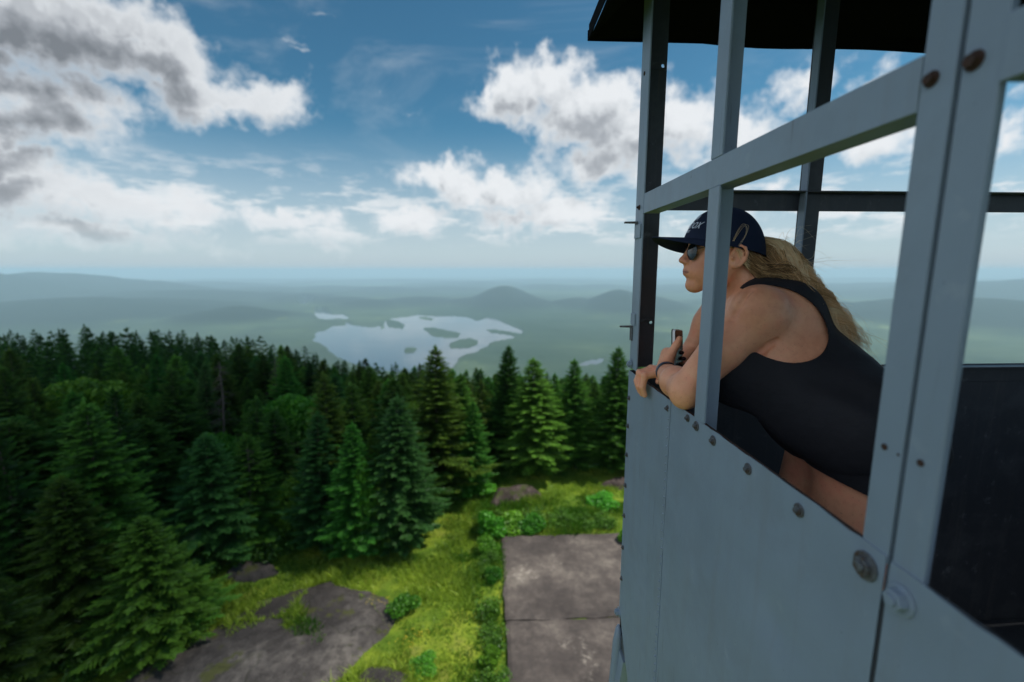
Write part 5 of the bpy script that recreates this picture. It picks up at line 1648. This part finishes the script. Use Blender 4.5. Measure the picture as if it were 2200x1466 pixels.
def build_person():
    base = Vector((.83, 1.05, ZFL))
    per = empty("person", base, "woman in navy cap, sunglasses and black tank top leaning out over the tower wall", "person")
    def C_(o): o.parent = per; o.location = Vector(o.location) - base; return o
    hb = .0042 if 'coarse' in DEV else .003
    G = body_grid(hb)
    def hit(px, py):
        d = ray(px, py); s0 = .95
        while s0 < 1.6:
            p = d * s0; i = np.round((p - G.lo) / G.h).astype(int)
            if (i >= 0).all() and (i < G.n).all() and G.F[tuple(i)] < 0: return p
            s0 += .001
        return d * 1.08
    # the fold under the arm, and the cord of the neck
    fold = [hit(*q) for q in ((1668, 733), (1655, 740), (1638, 756), (1620, 774), (1602, 790))]
    for p_, q_ in zip(fold[:-1], fold[1:]): G.cone(p_, q_, .0070, .0075, .008, 'sub')
    nk = [hit(*q) for q in ((1612, 625), (1590, 655), (1572, 685))]
    for p_, q_ in zip(nk[:-1], nk[1:]): G.cone(p_, q_, .0035, .0045, .014, 'sub')
    me, V = G.mesh("body", (M_skin,), 1)
    Lc = (V - HC) @ HR.T
    q = np.sqrt(((Lc[:, 0] - .098) / .012) ** 2 + (Lc[:, 1] / .024) ** 2 + ((Lc[:, 2] + .0622) / .0095) ** 2)
    vattr(me, 'lip', np.clip((1.05 - q) / .3, 0, 1))
    q = np.sqrt(((Lc[:, 0] - .075) / .04) ** 2 + ((np.abs(Lc[:, 1]) - .042) / .028) ** 2 + ((Lc[:, 2] + .035) / .03) ** 2)
    q2 = np.sqrt(((Lc[:, 0] - .107) / .02) ** 2 + (Lc[:, 1] / .02) ** 2 + ((Lc[:, 2] + .03) / .02) ** 2)
    vattr(me, 'flush', np.clip(1.2 - np.minimum(q, q2), 0, 1))
    bodyo = C_(link("body", me))
    ml = []
    for y in np.linspace(-.023, .023, 15):
        tgt = np.array([.104 - 14 * y * y, y, -.0620 - 2.2 * y * y])
        j = np.argmin(((Lc - tgt) ** 2).sum(1)); ml.append(HC + (np.array([Lc[j, 0] - .0002, y, tgt[2]]) @ HR))
    mb = MB(); mb.tube([tuple(np.array(p) - np.array(base)) for p in ml], [.0004] + [.0011] * 13 + [.0004], 6)
    link("mouth", mb.mesh("mouth", (pmat("mouth line", (.16, .05, .04), .6),), True), per)
    G, S = cloth_grids(.004 if 'coarse' in DEV else .0026)
    me, _ = G.mesh("tank_top", (M_tank,), 1); C_(link("tank_top", me))
    me, _ = S.mesh("shorts", (M_short,), 1); C_(link("shorts", me))
    for (a, b) in (((.895, .955, -1.375), (.725, .935, -1.385)), ((.805, 1.13, -1.375), (.64, 1.115, -1.385))):
        g = Grid(np.minimum(a, b) - np.array([.09, .09, .08]), np.maximum(a, b) + np.array([.09, .09, .10]), .006)
        g.cone(a, b, .047, .040, .02); g.cone((a[0] - .02, a[1], a[2]), (a[0] - .022, a[1], a[2] + .04), .046, .042, .02)
        g.F[...] = np.maximum(g.F, (ZFL + .001 - g.ax[2])[None, None, :].astype(np.float32))
        C_(link("shoe", g.mesh("shoe", (M_shoe,), 1)[0]))
    # ---- cap: crown, mesh back, visor, button, lettering
    CC = np.array([.000, 0, .030]); CR = np.array([.110, .087, .0895])
    def crown_pt(th, ph, off=0.0):
        # th: azimuth around (0 = front), ph: 0 rim .. pi/2 top
        c, s = math.cos(ph), math.sin(ph)
        k = (abs(c) ** 1.0)
        x = CR[0] * c * math.cos(th); y = CR[1] * c * math.sin(th); z = CR[2] * s
        fr = math.cos(th)
        if fr > 0: x -= .005 * fr * math.sin(min(1, ph / 1.0) * math.pi) # tall front panel
        z += 0
        rim = -.004 - .040 * (1 - math.cos(th)) * .5
        z += rim * (1 - s)
        q = np.array([x, y, z]); nrm = np.array([x / CR[0] ** 2, y / CR[1] ** 2, (z + .001) / CR[2] ** 2]); nrm /= np.linalg.norm(nrm)
        # seams between the six panels
        sm = min(abs(((th / (math.pi / 3)) % 1) - 0), abs(((th / (math.pi / 3)) % 1) - 1))
        q = q + nrm * (off - .0010 * math.exp(-(sm / .035) ** 2))
        return hp(*(CC + q))
    cap = MB(); back = MB()
    NT2, NP = 96, 26
    V2 = [[crown_pt(2 * math.pi * i / NT2, math.pi / 2 * j / NP) for i in range(NT2)] for j in range(NP + 1)]
    V3 = [[crown_pt(2 * math.pi * i / NT2, math.pi / 2 * j / NP, -.002) for i in range(NT2)] for j in range(NP + 1)]
    def put(mb, sel):
        vi = {}
        def g(L, j, i):
            key = (L, j, i % NT2)
            if key not in vi:
                vi[key] = len(mb.V); mb.V.append(tuple((V2 if L == 0 else V3)[j][i % NT2]))
            return vi[key]
        for j in range(NP):
            for i in range(NT2):
                if not sel(i): continue
                mb.F.append([g(0, j, i), g(0, j, i + 1), g(0, j + 1, i + 1), g(0, j + 1, i)])
                mb.F.append([g(1, j, i), g(1, j + 1, i), g(1, j + 1, i + 1), g(1, j, i + 1)])
                if j == 0: mb.F.append([g(0, j, i), g(1, j, i), g(1, j, i + 1), g(0, j, i + 1)])
    put(cap, lambda i: not (NT2 * .21 < i < NT2 * .79)); put(back, lambda i: NT2 * .21 < i < NT2 * .79)
    capo = C_(link("cap", cap.mesh("cap", (M_cap,), True, fix=False)))
    bo = link("cap_mesh_back", back.mesh("cap_mesh_back", (M_mesh,), True, fix=False), capo)
    # sweatband roll at the rim
    mb = MB(); mb.tube([tuple(crown_pt(2 * math.pi * i / 48, 0.015, .0003)) for i in range(49)], .0022, 6, False)
    link("hem", mb.mesh("hem", (M_cap,), True), capo)
    # visor
    mb = MB(); nu, nv = 40, 14
    def vis(u, v, th):
        a = -math.pi / 2 * .80 + math.pi * .80 * u
        rt = np.array([CR[0] * math.cos(a) + .001, CR[1] * math.sin(a)])           # where it meets the crown
        tipx = .089 * max(0, math.cos(a * 1.13)) ** .62
        x = rt[0] * .985 + tipx * v; y = rt[1] * (1 - .10 * v * abs(math.sin(a)))
        z = -.004 - .004 * v - 4.6 * y * y * (1.0) * (.25 + .85 * min(1, v * 1.4 + .2)) + .085 * y * v - .3 * max(0, -y) ** 1.5 * v + .003 * v + th
        return hp(*(CC + np.array([x, y, z + .006])))
    for th in (0.0014, -.0014):
        b0 = len(mb.V)
        for i in range(nu + 1):
            for j in range(nv + 1): mb.V.append(tuple(vis(i / nu, j / nv, th)))
        for i in range(nu):
            for j in range(nv):
                q = [b0 + i * (nv + 1) + j, b0 + i * (nv + 1) + j + 1, b0 + (i + 1) * (nv + 1) + j + 1, b0 + (i + 1) * (nv + 1) + j]
                mb.F.append(q if th > 0 else q[::-1])
    n1 = (nu + 1) * (nv + 1)
    for i in range(nu):
        a, b = i * (nv + 1) + nv, (i + 1) * (nv + 1) + nv
        mb.F.append([a, a + n1, b + n1, b])
    link("visor", mb.mesh("visor", (M_cap,), True), capo)
    mb = MB(); mb.tube([tuple(hp(*(CC + [0, 0, CR[2] - .001]))), tuple(hp(*(CC + [0, 0, CR[2] + .004])))], [.007, .004], 10); link("button", mb.mesh("button", (M_cap,), True), capo)
    # lettering, wrapped round the front panels
    def text_mesh(txt, size, shear, zc, name, spacing=1.0, bold=.0):
        cu = bpy.data.curves.new(name, 'FONT'); cu.body = txt; cu.size = size; cu.shear = shear; cu.align_x = 'CENTER'; cu.space_character = spacing; cu.offset = bold; cu.resolution_u = 3
        ob = bpy.data.objects.new(name, cu); COL.objects.link(ob)
        dg = bpy.context.evaluated_depsgraph_get(); ev = ob.evaluated_get(dg); me = bpy.data.meshes.new_from_object(ev)
        bpy.data.objects.remove(ob)
        bm = bmesh.new(); bm.from_mesh(me)
        bmesh.ops.triangulate(bm, faces=bm.faces)
        bmesh.ops.subdivide_edges(bm, edges=[e for e in bm.edges if e.calc_length() > .006], cuts=1)
        return bm, me
    def wrap(bm, me, zc, name):
        for v in bm.verts:
            x, y = v.co.x, v.co.y
            zz = zc + y
            ph = math.asin(max(-1, min(1, zz / CR[2])))
            th = -x / (CR[0] * .93 * math.cos(ph))
            v.co = Vector(crown_pt(-th, ph, .0016))
        bm.to_mesh(me); bm.free(); me.materials.clear(); me.materials.append(M_white)
        return link(name, me, capo)
    bm, me = text_mesh("PARADOX", .0225, .25, 0, "lettering", 1.02, .0004); wrap(bm, me, .030, "lettering")
    bm, me = text_mesh("BREWERY", .0095, .2, 0, "small_lettering", 1.05, .0002); wrap(bm, me, .019, "small_lettering")
    # mountain-like emblem above the word
    bm = bmesh.new()
    def pl(pts): bm.faces.new([bm.verts.new((x, y, 0)) for x, y in pts])
    for k in range(5):
        x0 = -.020 + k * .0085; hgt = (.009, .014, .018, .014, .009)[k]
        pl([(x0, 0), (x0 + .0055, 0), (x0 + .0055, hgt), (x0 + .002, hgt + .0022), (x0, hgt * .7)])
    pl([(-.022, -.003), (.022, -.003), (.022, -.0015), (-.022, -.0015)])
    bmesh.ops.triangulate(bm, faces=bm.faces)
    wrap(bm, bpy.data.meshes.new("emblem"), .053, "emblem")
    # ---- sunglasses
    gl = C_(link("sunglasses", None)); gl.empty_display_size = .02
    gl.location = Vector(hp(.09, 0, 0)) - base
    go = Vector(hp(.09, 0, 0))
    def lensframe(s):
        c = np.array([.0945, s * .0335, -.006]); ya = math.radians(16) * s
        ex = np.array([-math.sin(ya), math.cos(ya), 0]); ez = np.array([0, 0, 1.]); nn = np.array([math.cos(ya), math.sin(ya), 0])
        pts = []
        for k in range(36):
            a = 2 * math.pi * k / 36
            rx = .0235; rz = .0215 if math.sin(a) > 0 else .0235
            X_ = math.cos(a) * rx * (1 - .12 * max(0, -math.sin(a))); Z_ = math.sin(a) * rz
            pts.append((X_, Z_))
        ring = [tuple(Vector(hp(*(c + ex * x + ez * z))) - go) for x, z in pts]
        mb = MB(); mb.tube(ring + [ring[0]], .0011, 6, False); link("frame", mb.mesh("frame", (M_frame,), True), gl)
        V_ = [tuple(Vector(hp(*(c + nn * .0022))) - go)]; F_ = []
        for q in (.5, .985):
            for x, z in pts: V_.append(tuple(Vector(hp(*(c + ex * x * q + ez * z * q + nn * .0022 * (1 - q * q)))) - go))
        for k in range(36):
            F_.append((0, 1 + k, 1 + (k + 1) % 36)); F_.append((1 + k, 37 + k, 37 + (k + 1) % 36, 1 + (k + 1) % 36))
        lm = MB(); lm.add(V_, F_); link("lens", lm.mesh("lens", (M_lens,), True), gl)
        mb = MB(); tp = [hp(*(c + ex * s * .0235 + ez * .006)), hp(.070, s * .066, .006), hp(.02, s * .0745, .006), hp(-.012, s * .0765, .006), hp(-.026, s * .076, -.012)]
        mb.tube([tuple(Vector(p) - go) for p in tp], .0013, 6); link("temple", mb.mesh("temple", (M_frame,), True), gl)
    lensframe(1); lensframe(-1)
    mb = MB(); mb.tube([tuple(Vector(hp(*p)) - go) for p in ((.0945, .0105, .004), (.0985, 0, .007), (.0945, -.0105, .004))], .0012, 6); link("bridge", mb.mesh("bridge", (M_frame,), True), gl)
    # ---- wristband
    ax = Vector(WR_L - EL_L).normalized(); c0 = Vector(WR_L * .88 + EL_L * .12) + Vector((0, 0, .001)) ; u = ax.orthogonal().normalized(); w = ax.cross(u)
    mb = MB(); V_ = []; F_ = []; n = 40
    for k in range(n):
        a = 2 * math.pi * k / n
        for (dr, dx) in ((.0298, -.0075), (.0320, -.0085), (.0320, .0085), (.0298, .0075)):
            V_.append(c0 + (u * math.cos(a) + w * math.sin(a)) * dr + ax * dx)
    for k in range(n):
        for q in range(4): F_.append((k * 4 + q, k * 4 + (q + 1) % 4, ((k + 1) % n) * 4 + (q + 1) % 4, ((k + 1) % n) * 4 + q))
    mb.add(V_, F_); C_(mb.obj("wristband", M_band, None, True, .0008))
    # ---- nails on the two visible fingertips
    pc = np.array([.553, 1.382, -.266]); fr = [(.010, .80), (-.005, .92), (-.0195, 1.04), (-.034, .98)]
    for i, (dz, L) in enumerate(fr):
        m0 = pc + [.002, .016, dz]; p1 = m0 + np.array([.030 * L, .014, .002 - .004 * i]); p2 = p1 + np.array([.024 * L, -.004, -.003]); p3 = p2 + np.array([.006, -.023 * L, -.001]) + np.array([-.004, 0, 0])
        g = Grid(p3 - .02, p3 + .02, .0009); g.ell(p3 + [-.0022, -.0040, 0], (.0078, .0052, .0064), None, 0); C_(link("nail", g.mesh("nail", (M_nail,), 1)[0]))
    # ---- hair
    rg = np.random.default_rng(77)
    path = [(.735, 1.262, .065), (.782, 1.235, .046), (.812, 1.205, .004), (.832, 1.175, -.045), (.868, 1.148, -.098), (.904, 1.120, -.150), (.948, 1.095, -.212)]
    R_ = np.array([.026, .033, .035, .027, .020, .018, .012])
    curves = []; rad = []; tips = []
    for k in range(2500):
        a = rg.random() * 6.283; q = rg.random() ** .5
        ca, sa = math.cos(a) * q, math.sin(a) * q
        P_ = np.array(path) + np.stack([R_ * ca * .75, R_ * ca * -.45 + 0 * R_, R_ * sa], 1)
        L = rg.uniform(.62, 1.0) if rg.random() < .75 else rg.uniform(.35, .7)
        c = spline(P_, 26); m = max(6, int(26 * L)); c = c[:m]
        s = np.linspace(0, L, m)[:, None]; ph = rg.random(3) * 6.28; cl = round(a * 2.5) * 1.7
        c = c + np.stack([.012 * np.sin(s[:, 0] * 17 + cl + ph[0] * .25), .006 * np.sin(s[:, 0] * 15 + cl * 1.3), .010 * np.sin(s[:, 0] * 19 + cl * .7 + ph[2] * .25)], 1) * np.clip(s * 2.0, 0, 1.4)
        c += rg.normal(size=3) * .0015
        curves.append(c); rad.append(rg.uniform(.0004, .0009)); tips.append(np.clip(.46 + .36 * sa + .16 * rg.normal() + .22 * math.sin(cl * 3), 0, 1))
    # locks from the temple and nape, under the cap rim, swept back into the tail
    for k in range(900):
        s0 = rg.random()
        st = hp(-.026 - .066 * s0, .073 * math.sqrt(max(0, 1 - s0 * s0 * .8)) + rg.normal() * .002, .004 - .040 * rg.random() - .018 * s0)
        P_ = [st, st * .55 + np.array([.765, 1.215, .0]) * .45 + [0, -.02, -.020 + rg.normal() * .008], np.array([.785, 1.205, -.012]) + rg.normal(size=3) * .012, np.array([.815, 1.175, -.05]) + rg.normal(size=3) * .014, np.array([.85, 1.15, -.095]) + rg.normal(size=3) * .014]
        c = spline(P_, 18); curves.append(c); rad.append(rg.uniform(.0005, .001)); tips.append(np.clip(.28 + .2 * rg.normal(), 0, 1))
    # wisps along the ear and over the cap
    for k in range(24):
        j_ = rg.normal(size=4) * .003
        P_ = [hp(.008, .077, .004), hp(.002 + j_[0], .089, .030), hp(-.008 + j_[1], .090, .056 + j_[0]), hp(-.020 + j_[2], .090, .062 + j_[1]), hp(-.022 + j_[3], .091, .040), hp(-.012 + j_[0], .090, .014), hp(.002, .080, -.012)]
        if k in (3, 4, 5): continue
        if k > 5: P_ = [hp(-.002 + rg.normal() * .004, .077, .012), hp(-.022, .083, -.018 + rg.normal() * .008), hp(-.045, .080, -.045 + rg.normal() * .01), hp(-.085, .07, -.062 + rg.normal() * .012), hp(-.12, .05, -.075 + rg.normal() * .02)]
        curves.append(spline(P_, 26)); rad.append(.00034 if k < 6 else .00045); tips.append(.8)
    # fly-away hairs blown back from the tail
    for k in range(120):
        i = rg.integers(1, 6); p0 = np.array(path[i]) + rg.normal(size=3) * .012
        d = np.array([.55, -.10, .55 - .28 * i]) + rg.normal(size=3) * .25
        L = rg.uniform(.04, .13)
        P_ = [p0, p0 + d * L * .35 + [0, 0, .01], p0 + d * L * .7 + rg.normal(size=3) * .012, p0 + d * L + rg.normal(size=3) * .02 + [.01, 0, -.012]]
        curves.append(spline(P_, 16)); rad.append(.00034); tips.append(.9)
    ho = strands("hair", curves, rad, tips, None, M_hair); C_(ho)
    # scalp hair under the cap, so no bare skin shows at the rim
    # ---- phone, a thing of its own, held in the left hand
    pcx = Vector((.582, 1.3775, -.256))
    mb = MB(); w_, h_, t_ = .0355, .0715, .0038
    ph = empty("phone", pcx, "white-sided phone with brown-black face and black case, held in the woman's left hand", "phone", None)
    def rr(w, h, r, n=6):
        pts = []
        for cx_, cz_, a0 in ((w - r, h - r, 0), (-w + r, h - r, 90), (-w + r, -h + r, 180), (w - r, -h + r, 270)):
            for k in range(n + 1):
                a = math.radians(a0 + 90 * k / n); pts.append((cx_ + r * math.cos(a), cz_ + r * math.sin(a)))
        return pts
    mb.prism(rr(w_, h_, .009), 'y', -t_, t_); link("handset", mb.mesh("handset", (M_phone_w,), False, .0008), ph)
    mb = MB(); mb.prism(rr(w_ - .0022, h_ - .0022, .0075), 'y', -t_ - .0009, -t_ - .0003); link("screen", mb.mesh("screen", (M_phone_s,)), ph)
    mb = MB(); mb.prism(rr(w_ + .0016, h_ + .0016, .0105), 'y', t_ + .0003, t_ + .003); link("case", mb.mesh("case", (M_phone_c,), False, .001), ph)
    ph.rotation_euler = (math.radians(-6), math.radians(7), math.radians(48))
if 'person' not in DEV: build_person()
